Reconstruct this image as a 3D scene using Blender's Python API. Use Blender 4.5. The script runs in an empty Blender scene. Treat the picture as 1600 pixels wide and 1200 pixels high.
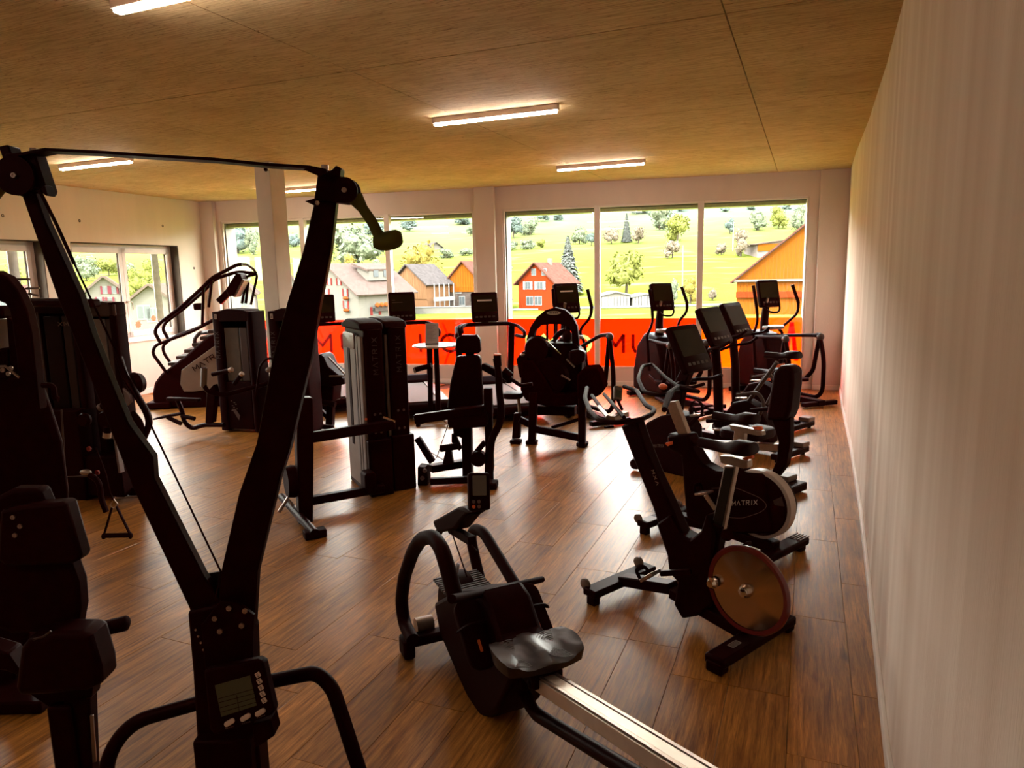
import bpy, bmesh, math, random
from math import sin, cos, pi, radians, atan, atan2, sqrt, hypot
from mathutils import Vector, Matrix, noise
random.seed(7)
SC = bpy.context.scene
COL = SC.collection
V = Vector

# ---------------------------------------------------------------- camera
HC, FPX, PITCH, ROLL = 1.9, 1110.0, .1562, -.0219
_F = V((0, cos(PITCH), -sin(PITCH))); _U = V((0, sin(PITCH), cos(PITCH))); _X = V((1, 0, 0))
_R = _X * cos(ROLL) + _U * sin(ROLL)
_T = -_X * sin(ROLL) + _U * cos(ROLL)
EYE = V((0, 0, HC))
cam = bpy.data.cameras.new('camera'); camo = bpy.data.objects.new('camera', cam); COL.objects.link(camo)
cam.sensor_width = 36; cam.lens = 36 * FPX / 1600; cam.clip_end = 5000; cam.clip_start = .05
camo.matrix_world = Matrix(((_R.x, _T.x, -_F.x, 0), (_R.y, _T.y, -_F.y, 0), (_R.z, _T.z, -_F.z, HC), (0, 0, 0, 1)))
SC.camera = camo

# ---------------------------------------------------------------- light
SC.view_settings.view_transform = 'Standard'; SC.view_settings.look = 'None'
SC.view_settings.gamma = 1; SC.view_settings.use_curve_mapping = False
SC.view_settings.exposure = 1.2
W = bpy.data.worlds.new('sky'); SC.world = W; W.use_nodes = True
_n = W.node_tree.nodes; _l = W.node_tree.links
_bg = _n['Background']; _bg.inputs[1].default_value = 14.0
_tc = _n.new('ShaderNodeTexCoord'); _sx = _n.new('ShaderNodeSeparateXYZ'); _cr = _n.new('ShaderNodeValToRGB')
_l.new(_tc.outputs['Generated'], _sx.inputs[0]); _l.new(_sx.outputs['Z'], _cr.inputs[0]); _l.new(_cr.outputs[0], _bg.inputs[0])
_cr.color_ramp.elements[0].color = (1.0, .93, .82, 1); _cr.color_ramp.elements[1].color = (.72, .82, 1.0, 1)
_sun = bpy.data.lights.new('sun', 'SUN'); _sun.energy = 5.0; _sun.color = (1, .93, .8); _sun.angle = radians(2)
_so = bpy.data.objects.new('sun', _sun); COL.objects.link(_so)
_so.rotation_euler = (V((.45, 1, -1.0))).to_track_quat('-Z', 'Y').to_euler()
SC.cycles.use_denoising = True
SC.cycles.max_bounces = 8; SC.cycles.diffuse_bounces = 6; SC.cycles.glossy_bounces = 3; SC.cycles.transparent_max_bounces = 12
SC.cycles.sample_clamp_indirect = 6; SC.cycles.caustics_reflective = False; SC.cycles.caustics_refractive = False
LAMP = 36.0          # emission of the linear LED lamps
EXTK = 1.0

# ---------------------------------------------------------------- pixel -> place
def ray(px, py): return _F + _R * ((px - 800) / FPX) - _T * ((py - 600) / FPX)
def onz(px, py, z=0.):
    d = ray(px, py); return EYE + d * ((z - HC) / d.z)
def ony(px, py, y):
    d = ray(px, py); return EYE + d * (y / d.y)
def onplane(px, py, P0, n):
    d = ray(px, py); return EYE + d * (((P0 - EYE).dot(n)) / d.dot(n))

# ---------------------------------------------------------------- materials
MATS = {}
def mat(name, col, rough=.5, metal=0., var=.0, vscale=8., bump=0., bscale=60., spec=None, emit=None, stretch=None, col2=None, coat=0.):
    if name in MATS: return MATS[name]
    m = bpy.data.materials.new(name); m.use_nodes = True; MATS[name] = m
    nt = m.node_tree; b = nt.nodes['Principled BSDF']
    b.inputs['Base Color'].default_value = (*col, 1); b.inputs['Roughness'].default_value = rough; b.inputs['Metallic'].default_value = metal
    if spec is not None: b.inputs['Specular IOR Level'].default_value = spec
    if coat: b.inputs['Coat Weight'].default_value = coat; b.inputs['Coat Roughness'].default_value = .15
    if emit:
        b.inputs['Emission Color'].default_value = (*emit[0], 1); b.inputs['Emission Strength'].default_value = emit[1]
    if var or bump or col2:
        tc = nt.nodes.new('ShaderNodeTexCoord'); mp = nt.nodes.new('ShaderNodeMapping')
        nt.links.new(tc.outputs['Object'], mp.inputs[0])
        if stretch: mp.inputs['Scale'].default_value = stretch
    if var or col2:
        nz = nt.nodes.new('ShaderNodeTexNoise'); nz.inputs['Scale'].default_value = vscale; nz.inputs['Detail'].default_value = 6
        nt.links.new(mp.outputs[0], nz.inputs['Vector'])
        cr = nt.nodes.new('ShaderNodeValToRGB'); nt.links.new(nz.outputs['Fac'], cr.inputs[0])
        c2 = col2 if col2 else tuple(min(1, c * (1 + var)) for c in col)
        c1 = col if col2 else tuple(c * (1 - var) for c in col)
        cr.color_ramp.elements[0].color = (*c1, 1); cr.color_ramp.elements[1].color = (*c2, 1)
        cr.color_ramp.elements[0].position = .33; cr.color_ramp.elements[1].position = .67
        nt.links.new(cr.outputs[0], b.inputs['Base Color'])
    if bump:
        nb = nt.nodes.new('ShaderNodeTexNoise'); nb.inputs['Scale'].default_value = bscale; nb.inputs['Detail'].default_value = 5
        nt.links.new(mp.outputs[0], nb.inputs['Vector'])
        bp = nt.nodes.new('ShaderNodeBump'); bp.inputs['Strength'].default_value = bump; bp.inputs['Distance'].default_value = .02
        nt.links.new(nb.outputs['Fac'], bp.inputs['Height']); nt.links.new(bp.outputs[0], b.inputs['Normal'])
    return m

# black gym plastics and steels carry the warm maroon of the photograph
BLK = mat('black_painted_steel', (.0135, .0006, .0005), .42, 0, .15, 30, .02, 200, spec=.045)
PLA = mat('black_moulded_plastic', (.0135, .0006, .0005), .58, 0, .15, 20, .05, 300, spec=.04)
VIN = mat('black_vinyl_upholstery', (.0135, .0006, .0005), .48, 0, .15, 30, .08, 400, spec=.06)
RUB = mat('black_rubber', (.0135, .0006, .0005), .7, 0, .2, 40, .1, 300, spec=.06)
GRY = mat('grey_shroud_plastic', (.15, .098, .075), .45, 0, .08, 10, .03, 300, spec=.3)
DGR = mat('dark_grey_shroud', (.050, .024, .018), .45, 0, .08, 10, .03, 300, spec=.25)
TINT = mat('smoked_weight_shield', (.085, .066, .052), .25, 0, .1, 6, spec=.4)
SIL = mat('brushed_aluminium', (.34, .26, .21), .34, .85, .08, 40, .02, 300)
CHR = mat('polished_steel', (.75, .66, .58), .12, 1., .05, 20)
SCR = mat('console_screen_off', (.014, .008, .0012), .45, 0, .1, 5, spec=.08)
LCD = mat('lcd_screen', (.16, .14, .08), .3, 0, .08, 10, spec=.4)
WHI = mat('white_print', (.62, .52, .44), .5, 0, .05, 30)
DIM = mat('dim_grey_print', (.10, .05, .04), .5, 0, .05, 30)
ORG = mat('orange_plastic', (.75, .12, .02), .45, 0, .1, 30)
RED = mat('red_shroud_ring', (.12, .004, .006), .3, 0, .1, 20, coat=.5)
OLV = mat('olive_handle_grip', (.085, .072, .004), .6, 0, .1, 20, spec=.15)
BLT = mat('bolt_steel', (.45, .36, .3), .3, .9, .05, 30)

for _m in (BLK, PLA, VIN, RUB, SCR): _m.node_tree.nodes['Principled BSDF'].inputs['Specular Tint'].default_value = (1, .5, .4, 1)

# ---------------------------------------------------------------- mesh builder
class MB:
    def __init__(s): s.v = []; s.f = []; s.m = []; s.mi = 0
    def add(s, vs, fs):
        o = len(s.v); s.v += [tuple(p) for p in vs]; s.f += [tuple(i + o for i in f) for f in fs]; s.m += [s.mi] * len(fs); return s
    def box(s, c, d, rot=None, taper=1.):
        c = V(c); h = V(d) / 2; vs = []
        for z in (-1, 1):
            t = taper if z > 0 else 1.
            for x, y in ((-1, -1), (1, -1), (1, 1), (-1, 1)):
                p = V((x * h.x * t, y * h.y * t, z * h.z)); vs.append(c + (rot @ p if rot else p))
        return s.add(vs, [(3, 2, 1, 0), (4, 5, 6, 7), (0, 1, 5, 4), (1, 2, 6, 5), (2, 3, 7, 6), (3, 0, 4, 7)])
    def bar(s, a, b, w, h, up=(0, 0, 1)):     # rectangular bar from a to b
        a = V(a); b = V(b); d = (b - a).normalized(); u = V(up)
        if abs(d.dot(u)) > .98: u = V((0, 1, 0))
        x = d.cross(u).normalized(); u = x.cross(d); vs = []
        for p in (a, b):
            for i, j in ((-1, -1), (1, -1), (1, 1), (-1, 1)): vs.append(p + x * i * w / 2 + u * j * h / 2)
        return s.add(vs, [(3, 2, 1, 0), (4, 5, 6, 7), (0, 1, 5, 4), (1, 2, 6, 5), (2, 3, 7, 6), (3, 0, 4, 7)])
    def prism(s, pts, O, u, v, n, t, center=True):   # polygon (2D) in plane O,u,v pushed along n by t
        O = V(O); u = V(u); v = V(v); n = V(n); k = len(pts); o0 = -t / 2 if center else 0
        a = [O + u * p[0] + v * p[1] + n * o0 for p in pts]; b = [p + n * t for p in a]
        fs = [tuple(range(k - 1, -1, -1)), tuple(range(k, 2 * k))] + [(i, (i + 1) % k, k + (i + 1) % k, k + i) for i in range(k)]
        return s.add(a + b, fs)
    def tube(s, pts, r, seg=8, closed=False, smooth=0, r2=None, cap=True, up=None):
        P = [V(p) for p in pts]
        R = list(r) if isinstance(r, (list, tuple)) else [r] * len(P)
        if smooth: P, R = rounded(P, R, smooth, closed)
        n = len(P); T = []
        for i in range(n):
            a = P[(i - 1) % n] if (closed or i) else P[0]; b = P[(i + 1) % n] if (closed or i < n - 1) else P[-1]
            T.append((b - a).normalized())
        ref = V(up) if up else (V((0, 0, 1)) if abs(T[0].z) < .9 else V((1, 0, 0)))
        x = T[0].cross(ref).normalized(); vs = []
        for i in range(n):
            if up:
                x = T[i].cross(V(up)); x = x.normalized() if x.length > 1e-4 else V((1, 0, 0))
            else:
                x = (x - T[i] * x.dot(T[i])).normalized()
            y = T[i].cross(x)
            ry = R[i] * (r2 if r2 else 1.)
            for k in range(seg):
                a = 2 * pi * (k + .5) / seg; vs.append(P[i] + x * cos(a) * R[i] + y * sin(a) * ry)
        fs = []
        for i in range(n if closed else n - 1):
            j = (i + 1) % n
            for k in range(seg): fs.append((i * seg + k, i * seg + (k + 1) % seg, j * seg + (k + 1) % seg, j * seg + k))
        if cap and not closed: fs += [tuple(range(seg - 1, -1, -1)), tuple((n - 1) * seg + k for k in range(seg))]
        return s.add(vs, fs)
    def cyl(s, a, b, r, r2=None, seg=20): return s.tube([a, b], [r, r if r2 is None else r2], seg)
    def ball(s, c, r, rot=None, seg=14, rings=8, p=1.):
        c = V(c); r = V((r, r, r)) if isinstance(r, (int, float)) else V(r); vs = []; fs = []
        sg = lambda x: math.copysign(abs(x) ** p, x)
        for i in range(1, rings):
            t = pi * i / rings
            for k in range(seg):
                a = 2 * pi * k / seg; q = V((r.x * sg(cos(a)) * sg(sin(t)), r.y * sg(sin(a)) * sg(sin(t)), r.z * sg(cos(t)))); vs.append(c + (rot @ q if rot else q))
        q = V((0, 0, r.z)); vs.append(c + (rot @ q if rot else q)); vs.append(c - (rot @ q if rot else q)); top = len(vs) - 2
        for i in range(rings - 2):
            for k in range(seg): fs.append((i * seg + k, (i + 1) * seg + k, (i + 1) * seg + (k + 1) % seg, i * seg + (k + 1) % seg))
        for k in range(seg):
            fs.append((top, k, (k + 1) % seg)); fs.append((top + 1, (rings - 2) * seg + (k + 1) % seg, (rings - 2) * seg + k))
        return s.add(vs, fs)
    def lathe(s, prof, O, ax, seg=32):       # prof: (radius, height) along the axis
        O = V(O); ax = V(ax).normalized(); u = ax.cross(V((0, 0, 1)) if abs(ax.z) < .9 else V((1, 0, 0))).normalized(); w = ax.cross(u)
        vs = []; n = len(prof)
        for r, h in prof:
            for k in range(seg):
                a = 2 * pi * k / seg; vs.append(O + ax * h + (u * cos(a) + w * sin(a)) * max(r, 1e-4))
        fs = [(i * seg + k, i * seg + (k + 1) % seg, (i + 1) * seg + (k + 1) % seg, (i + 1) * seg + k) for i in range(n - 1) for k in range(seg)]
        return s.add(vs, fs)
    def pad(s, pts, O, u, v, n, t, inset=.012):   # cushion: polygon with rounded rims
        c = V((sum(p[0] for p in pts) / len(pts), sum(p[1] for p in pts) / len(pts))); O = V(O); u = V(u); v = V(v); n = V(n)
        k = len(pts); vs = []; fs = []
        for off, sh in ((-.5, inset * 2), (-.42, inset * .6), (-.25, 0), (.25, 0), (.42, inset * .6), (.5, inset * 2)):
            for p in pts:
                q = V(p) - c; L = q.length; q = c + q * (max(L - sh, 0) / max(L, 1e-6)); vs.append(O + u * q.x + v * q.y + n * off * t)
        for i in range(5):
            for j in range(k): fs.append((i * k + j, i * k + (j + 1) % k, (i + 1) * k + (j + 1) % k, (i + 1) * k + j))
        fs += [tuple(range(k - 1, -1, -1)), tuple(5 * k + j for j in range(k))]
        return s.add(vs, fs)
    def build(s, name, m, parent=None, bevel=0, label=None, sharp=35, loc=None, rotz=None, seg=2):
        me = bpy.data.meshes.new(name); me.from_pydata(s.v, [], s.f)
        ms = m if isinstance(m, (list, tuple)) else [m]
        for q in ms: me.materials.append(q)
        if len(ms) > 1: me.polygons.foreach_set('material_index', s.m)
        me.polygons.foreach_set('use_smooth', [True] * len(me.polygons))
        me.validate(); me.update()
        bm = bmesh.new(); bm.from_mesh(me); bmesh.ops.recalc_face_normals(bm, faces=bm.faces); bm.to_mesh(me); bm.free()
        me.set_sharp_from_angle(angle=radians(sharp))
        o = bpy.data.objects.new(name, me); COL.objects.link(o)
        if parent: o.parent = parent.o if isinstance(parent, Thing) else parent
        if bevel:
            b = o.modifiers.new('bevel', 'BEVEL'); b.width = bevel; b.segments = seg; b.limit_method = 'ANGLE'; b.angle_limit = radians(40)
        if label: o['label'] = label
        if loc is not None: o.location = loc
        if rotz is not None: o.rotation_euler = (0, 0, rotz)
        return o

def rounded(P, R, rad, closed=False):   # fillet the corners of a polyline
    out = []; ro = []; n = len(P)
    for i in range(n):
        if not closed and i in (0, n - 1): out.append(P[i]); ro.append(R[i]); continue
        a, b, c = P[(i - 1) % n], P[i], P[(i + 1) % n]
        d1 = a - b; d2 = c - b; t = min(rad, d1.length * .49, d2.length * .49)
        p = b + d1.normalized() * t; q = b + d2.normalized() * t
        for k in range(6):
            f = k / 5; out.append(p * (1 - f) ** 2 + b * 2 * f * (1 - f) + q * f * f); ro.append(R[i])
    return out, ro

def rrect(w, h, r=.02, k=4, cx=0, cy=0):
    o = []
    for sx, sy, a0 in ((1, 1, 0), (-1, 1, 90), (-1, -1, 180), (1, -1, 270)):
        for i in range(k + 1):
            a = radians(a0 + 90 * i / k); o.append((cx + sx * (w / 2 - r) + r * cos(a), cy + sy * (h / 2 - r) + r * sin(a)))
    return o
def ell(w, h, k=24, cx=0, cy=0): return [(cx + w / 2 * cos(2 * pi * i / k), cy + h / 2 * sin(2 * pi * i / k)) for i in range(k)]

class Thing:
    def __init__(s, name, label, cat, loc=(0, 0, 0), yaw=0., group=None):
        s.o = bpy.data.objects.new(name, None); COL.objects.link(s.o); s.o.empty_display_size = .1
        s.loc = V(loc); s.yaw = yaw; s.o.location = s.loc; s.o.rotation_euler = (0, 0, yaw)
        s.o['label'] = label; s.o['category'] = cat
        if group: s.o['group'] = group
        s.inv = Matrix.Rotation(-yaw, 3, 'Z'); s.fwd = Matrix.Rotation(yaw, 3, 'Z')
    def L(s, w): return s.inv @ (V(w) - s.loc)
    def P(s, ax, off, px, py):     # pixel to a local point on the local plane x=off / y=off / z=off
        n = V((0, 0, 0)); n[ax] = 1.; n = s.fwd @ n
        P0 = s.loc + s.fwd @ V([off if i == ax else 0 for i in range(3)])
        return s.L(onplane(px, py, P0, n))
    def PP(s, ax, off, *pp): return [s.P(ax, off, *p) for p in pp]
    def child(s, mb, name, m, **k): return mb.build(name, m, s, **k)

def tag(o, label=None, cat=None, group=None, kind=None):
    if label: o['label'] = label
    if cat: o['category'] = cat
    if group: o['group'] = group
    if kind: o['kind'] = kind
    return o
def struct(o): o['kind'] = 'structure'; return o
def copy_tree(o, parent=None, **kw):
    c = o.copy(); COL.objects.link(c); c.parent = parent
    for ch in list(o.children): copy_tree(ch, c)
    return c
X3, Y3, Z3 = V((1, 0, 0)), V((0, 1, 0)), V((0, 0, 1))
def RX(a): return Matrix.Rotation(a, 3, 'X')
def RY(a): return Matrix.Rotation(a, 3, 'Y')
def RZ(a): return Matrix.Rotation(a, 3, 'Z')

# flat stroke lettering (for the logo type on shrouds and the window film)
GL = {'M': [[(0, 0), (0, 1), (.5, .35), (1, 1), (1, 0)]], 'A': [[(0, 0), (.5, 1), (1, 0)]], 'T': [[(0, 1), (1, 1)], [(.5, 1), (.5, 0)]],
      'R': [[(0, 0), (0, 1), (.8, 1), (.8, .5), (0, .5)], [(.4, .5), (.9, 0)]], 'I': [[(.5, 0), (.5, 1)]], 'X': [[(0, 0), (1, 1)], [(0, 1), (1, 0)]],
      'U': [[(0, 1), (0, .3), (.15, .05), (.5, 0), (.85, .05), (1, .3), (1, 1)]],
      'O': [[(.5 + .5 * cos(a * pi / 8), .5 + .5 * sin(a * pi / 8)) for a in range(17)]]}
def letters(mb, txt, O, u, v, n, w, h, gap, th, t=.0015):
    O = V(O); u = V(u); v = V(v); x = 0
    for ch in txt:
        ww = w * (.35 if ch == 'I' else 1)
        for st in GL.get(ch, []):
            for a, b in zip(st, st[1:]):
                A = V((x + a[0] * ww, a[1] * h)); B = V((x + b[0] * ww, b[1] * h)); d = (B - A).normalized(); A -= d * th * .3; B += d * th * .3
                q = V((-d.y, d.x)) * th / 2
                mb.prism([A - q, B - q, B + q, A + q], O, u, v, n, t, center=False)
        x += ww + gap
# ================================================================ SETTING
AE = atan(.4164); E_ = V((sin(AE), cos(AE), 0)); N_ = V((cos(AE), -sin(AE), 0))
CEIL = 3.298
def quadwall(name, m, pts, thick, zlo=0., zhi=CEIL + .02, side=1):   # wall along a polyline, thickened outwards
    mb = MB(); n = len(pts); P = [V((*p, 0)) for p in pts]
    for a, b in zip(P, P[1:]):
        d = (b - a).normalized(); o = V((d.y, -d.x, 0)) * thick * side
        mb.add([a + Z3 * zlo, b + Z3 * zlo, b + o + Z3 * zlo, a + o + Z3 * zlo, a + Z3 * zhi, b + Z3 * zhi, b + o + Z3 * zhi, a + o + Z3 * zhi],
               [(3, 2, 1, 0), (4, 5, 6, 7), (0, 1, 5, 4), (1, 2, 6, 5), (2, 3, 7, 6), (3, 0, 4, 7)])
    return struct(mb.build(name, m))
def wallmat(name, c1, c2, streak):
    m = mat(name, c1, .85, 0, 0, 3.0, .12, 90, spec=.2, stretch=streak, col2=c2); return m
WR = wallmat('right_wall_plaster', (.61, .485, .395), (.74, .635, .545), (1.6, 1.6, .05))  # vertical reflection streaks are put into the plaster colour
WL = wallmat('concrete_wall', (.60, .53, .44), (.66, .59, .49), (1, 1, .15))
WB = wallmat('white_wall_paint', (.58, .48, .42), (.62, .52, .45), (1, 1, .4))
FRM = mat('window_frame_paint', (.62, .53, .47), .45, 0, .05, 8)
SKT = mat('skirting_paint', (.74, .66, .58), .5, 0, .04, 8)
REV = mat('reveal_dark_brown', (.05, .03, .018), .8, 0, .15, 10)  # one dark brown for recess linings, gaskets and tie holes

RWALL = [(-.83, -3.0), (1.41, 2.445), (2.693, 5.29), (3.544, 7.247), (4.389, 9.26), (5.07, 10.83), (5.35, 11.5)]
rw = quadwall('wall_right', WR, RWALL, .3)
mb = MB()
for a, b in zip(RWALL[:-1], RWALL[1:-1]):
    A = V((*a, 0)); B = V((*b, 0)); d = (B - A).normalized(); q = V((-d.y, d.x, 0))
    mb.bar(A + q * .009 + Z3 * .035, B + q * .009 + d * .01 + Z3 * .035, .018, .07)
struct(mb.build('baseboard_right', SKT, bevel=.003))
for a, b in (((2.0, 3.72), (2.36, 4.52)), ((2.36, 4.52), (2.72, 5.32)), ((3.0, 6.0), (3.35, 6.8))):
    pass
quadwall('wall_rear', WR, [(-.83, -3.0), (-11.4, -3.0)], .3)

# ---- window wall
PHI = atan(-.2514); CP = cos(PHI)
def uw(x): return x / CP
WO = V((0, 12.084, 0))
def win_part(mb, u0, u1, y0, y1, z0, z1): mb.box(((u0 + u1) / 2, (y0 + y1) / 2, (z0 + z1) / 2), (u1 - u0, y1 - y0, z1 - z0))
UL, UR = uw(-5.66), uw(5.075)
O1 = (uw(-5.31), uw(-.592)); O2 = (uw(-.10), uw(4.53)); ZB, ZH, ZF = .285, 2.934, 1.11
mb = MB()
win_part(mb, UL - .3, UR + .3, 0, .36, ZH, CEIL + .02)
win_part(mb, UL - .3, UR + .3, 0, .36, -.3, ZB)
win_part(mb, UL - .3, O1[0], 0, .36, ZB, ZH); win_part(mb, O1[1], O2[0], 0, .36, ZB, ZH); win_part(mb, O2[1], UR + .3, 0, .36, ZB, ZH)
struct(mb.build('wall_far', WB, loc=WO, rotz=PHI))
mb = MB(); win_part(mb, uw(-.538), uw(-.21), -.10, .0, 0, CEIL); struct(mb.build('trim_1', WB, loc=WO, rotz=PHI, bevel=.006))
mb = MB(); win_part(mb, UL - .02, uw(-5.39), -.10, 0, 0, CEIL); struct(mb.build('trim_2', WB, loc=WO, rotz=PHI, bevel=.006))
mb = MB(); win_part(mb, uw(4.66), UR + .05, -.06, 0, 0, CEIL); struct(mb.build('trim_3', WB, loc=WO, rotz=PHI, bevel=.006))
mb = MB()
for a, b in ((UL, uw(-.545)), (uw(-.2), uw(4.655))): win_part(mb, a, b, -.014, 0, 0, .07)
win_part(mb, uw(4.66), UR, -.074, -.06, 0, .07)
struct(mb.build('baseboard_far', SKT, loc=WO, rotz=PHI, bevel=.003))

def glassmat(name, tr, rfl=.08):
    m = bpy.data.materials.new(name); m.use_nodes = True; nt = m.node_tree; nt.nodes.remove(nt.nodes['Principled BSDF'])
    t = nt.nodes.new('ShaderNodeBsdfTransparent'); t.inputs[0].default_value = (*tr, 1)
    g = nt.nodes.new('ShaderNodeBsdfGlossy'); g.inputs['Roughness'].default_value = .0; g.inputs[0].default_value = (1, 1, 1, 1)
    fr = nt.nodes.new('ShaderNodeFresnel'); fr.inputs[0].default_value = 1.45
    mx = nt.nodes.new('ShaderNodeMixShader'); ge = nt.nodes.new('ShaderNodeNewGeometry'); sb = nt.nodes.new('ShaderNodeMath'); sb.operation = 'SUBTRACT'; sb.inputs[0].default_value = 1; nt.links.new(ge.outputs['Backfacing'], sb.inputs[1]); mu = nt.nodes.new('ShaderNodeMath'); mu.operation = 'MULTIPLY'; nt.links.new(sb.outputs[0], mu.inputs[0]); nt.links.new(fr.outputs[0], mu.inputs[1])
    nt.links.new(mu.outputs[0], mx.inputs[0]); nt.links.new(t.outputs[0], mx.inputs[1]); nt.links.new(g.outputs[0], mx.inputs[2])
    nt.links.new(mx.outputs[0], nt.nodes['Material Output'].inputs[0]); return m
GLS = glassmat('clear_window_glass', (.93, .95, .93))
def filmmat(name, tr, c, k):
    m = bpy.data.materials.new(name); m.use_nodes = True; nt = m.node_tree; b = nt.nodes['Principled BSDF']
    b.inputs['Base Color'].default_value = (*c, 1); b.inputs['Roughness'].default_value = .35
    t = nt.nodes.new('ShaderNodeBsdfTransparent'); t.inputs[0].default_value = (*tr, 1)
    tl = nt.nodes.new('ShaderNodeBsdfTranslucent'); tl.inputs[0].default_value = (*tr, 1)
    m1 = nt.nodes.new('ShaderNodeMixShader'); m1.inputs[0].default_value = .25
    nt.links.new(t.outputs[0], m1.inputs[1]); nt.links.new(tl.outputs[0], m1.inputs[2])
    mx = nt.nodes.new('ShaderNodeMixShader'); mx.inputs[0].default_value = k
    nt.links.new(m1.outputs[0], mx.inputs[1]); nt.links.new(b.outputs[0], mx.inputs[2])
    nt.links.new(mx.outputs[0], nt.nodes['Material Output'].inputs[0]); return m
FILM = filmmat('orange_window_film', (1.0, .10, .004), (.9, .06, .005), .15)
FILM2 = filmmat('bright_orange_window_film', (1.0, .24, .008), (.9, .15, .01), .15)
FDK = filmmat('dark_red_film_letter', (.30, .012, .003), (.25, .01, .003), .3)
FWH = filmmat('white_film_letter', (1.0, .55, .30), (.9, .7, .5), .3)
FPL = filmmat('faded_orange_film_mark', (1.0, .10, .01), (.9, .15, .02), .15)

def window(idx, u0, u1, muls, films):
    root = Thing('window_%d' % idx, '', '', WO, PHI); del root.o['label']; del root.o['category']; root.o['kind'] = 'structure'
    fb = MB(); y0, y1 = .02, .10
    win_part(fb, u0, u1, y0, y1, ZH - .035, ZH); win_part(fb, u0, u1, y0, y1, ZB, ZB + .035)
    win_part(fb, u0, u0 + .03, y0, y1, ZB, ZH); win_part(fb, u1 - .03, u1, y0, y1, ZB, ZH)
    root.child(fb, 'window_frame', FRM, bevel=.004)
    ob = MB()     # dark gasket and outer shutter rail
    win_part(ob, u0 + .03, u0 + .05, .07, .36, ZB, ZH); win_part(ob, u0, u1, .12, .36, ZH - .045, ZH - .02)
    root.child(ob, 'shutter_rail', mat('shutter_rail_metal', (.16, .14, .12), .5, .4, .1, 20))
    rb = MB(); win_part(rb, u0 + .03, u1 - .03, .13, .34, ZH - .10, ZH - .046)
    root.child(rb, 'shutter_box', mat('shutter_box_metal', (.34, .34, .16), .6, 0, .1, 20), bevel=.004)
    edges = [u0] + muls + [u1]
    for i, m_ in enumerate(muls):
        q = MB(); win_part(q, m_ - .046, m_ + .046, -.005, .11, ZB, ZH); root.child(q, 'mullion', FRM, bevel=.005)
    for i in range(len(edges) - 1):
        a, b = edges[i] + (.03 if i == 0 else .046), edges[i + 1] - (.03 if i == len(edges) - 2 else .046)
        q = MB(); win_part(q, a, b, .055, .061, ZB + .035, ZH - .035); root.child(q, 'pane', GLS)
        q = MB(); win_part(q, a, b, .064, .0655, ZB + .035, ZF); fo = root.child(q, 'orange_film', films[i])
        if i == 2 and idx == 1: pass
    return root
w1 = window(1, O1[0], O1[1], [uw(-3.71), uw(-2.12)], [FILM, FILM, FILM])
w2 = window(2, O2[0], O2[1], [uw(1.426), uw(3.0)], [FILM, FILM, FILM2])
def film_letter(root, ch, px, w, py0=523, py1=549, m=FDK, th=.055):
    a = root.P(1, .06, px, py1); b = root.P(1, .06, px, py0); c = root.P(1, .06, px + w, py1)
    q = MB(); letters(q, ch, (a.x, .062, a.z), X3, Z3, Y3, (c.x - a.x) / (.35 if ch == 'I' else 1), b.z - a.z, 0, th, .0015)
    root.child(q, 'film_letter', m)
film_letter(w1, 'M', 491, 27); film_letter(w1, 'U', 535, 22); film_letter(w1, 'I', 655, 5)
film_letter(w1, 'O', 690, 27); film_letter(w2, 'M', 950, 24, 524, 550); film_letter(w2, 'U', 989, 22, 524, 550)
film_letter(w2, 'A', 1226, 18, 505, 562, filmmat('red_film_mark', (1.0, .03, .003), (.9, .04, .005), .15), .06)
# white letters are cut out of the film of the third pane
cutters = []
film3 = [c for c in w2.o.children if c.name.startswith('orange_film')][0]
for ch, px, w, p0, p1 in (('I', 822, 4, 524, 552), ('X', 848, 24, 523, 550), ('O', 893, 32, 523, 552)):
    a = w2.P(1, .06, px, p1); b = w2.P(1, .06, px, p0); c = w2.P(1, .06, px + w, p1)
    for st in GL[ch]:
        W1 = (c.x - a.x); H1 = b.z - a.z
        if ch == 'O': q = MB(); ro = [(.5 + .5 * cos(k * pi / 16), .5 + .5 * sin(k * pi / 16)) for k in range(32)]; ri = [(.5 + .33 * cos(k * pi / 16), .5 + .33 * sin(k * pi / 16)) for k in range(32)]; vs = [(a.x + x * W1, yy, a.z + z * H1) for yy in (.05, .08) for rg in (ro, ri) for x, z in rg]
        if ch == 'O':
            fs = []
            for k in range(32):
                n_ = (k + 1) % 32; fs += [(k, n_, 32 + n_, 32 + k), (64 + k, 96 + k, 96 + n_, 64 + n_), (k, 64 + k, 64 + n_, n_), (32 + k, 32 + n_, 96 + n_, 96 + k)]
            q.add(vs, fs)
        else:
            q = MB()
            for (x0, z0), (x1, z1) in zip(st, st[1:]): q.bar((a.x + x0 * W1, .065, a.z + z0 * H1), (a.x + x1 * W1, .065, a.z + z1 * H1), .06, .04, (0, 1, 0)) if False else q.bar((a.x + x0 * W1, .065, a.z + z0 * H1), (a.x + x1 * W1, .065, a.z + z1 * H1), .06, .04, up=(0, 1, 0))
        cutters.append(q.build('cutter', FRM, w2))
for cu in cutters:
    md = film3.modifiers.new('cut', 'BOOLEAN'); md.operation = 'DIFFERENCE'; md.object = cu; md.solver = 'EXACT'
bpy.context.view_layer.update()
_dg = bpy.context.evaluated_depsgraph_get(); _me = bpy.data.meshes.new_from_object(film3.evaluated_get(_dg)); film3.modifiers.clear(); film3.data = _me
for cu in cutters: bpy.data.objects.remove(cu)
film_letter(w1, 'X', 694, 26, 505, 572, FPL, .03)

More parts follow.
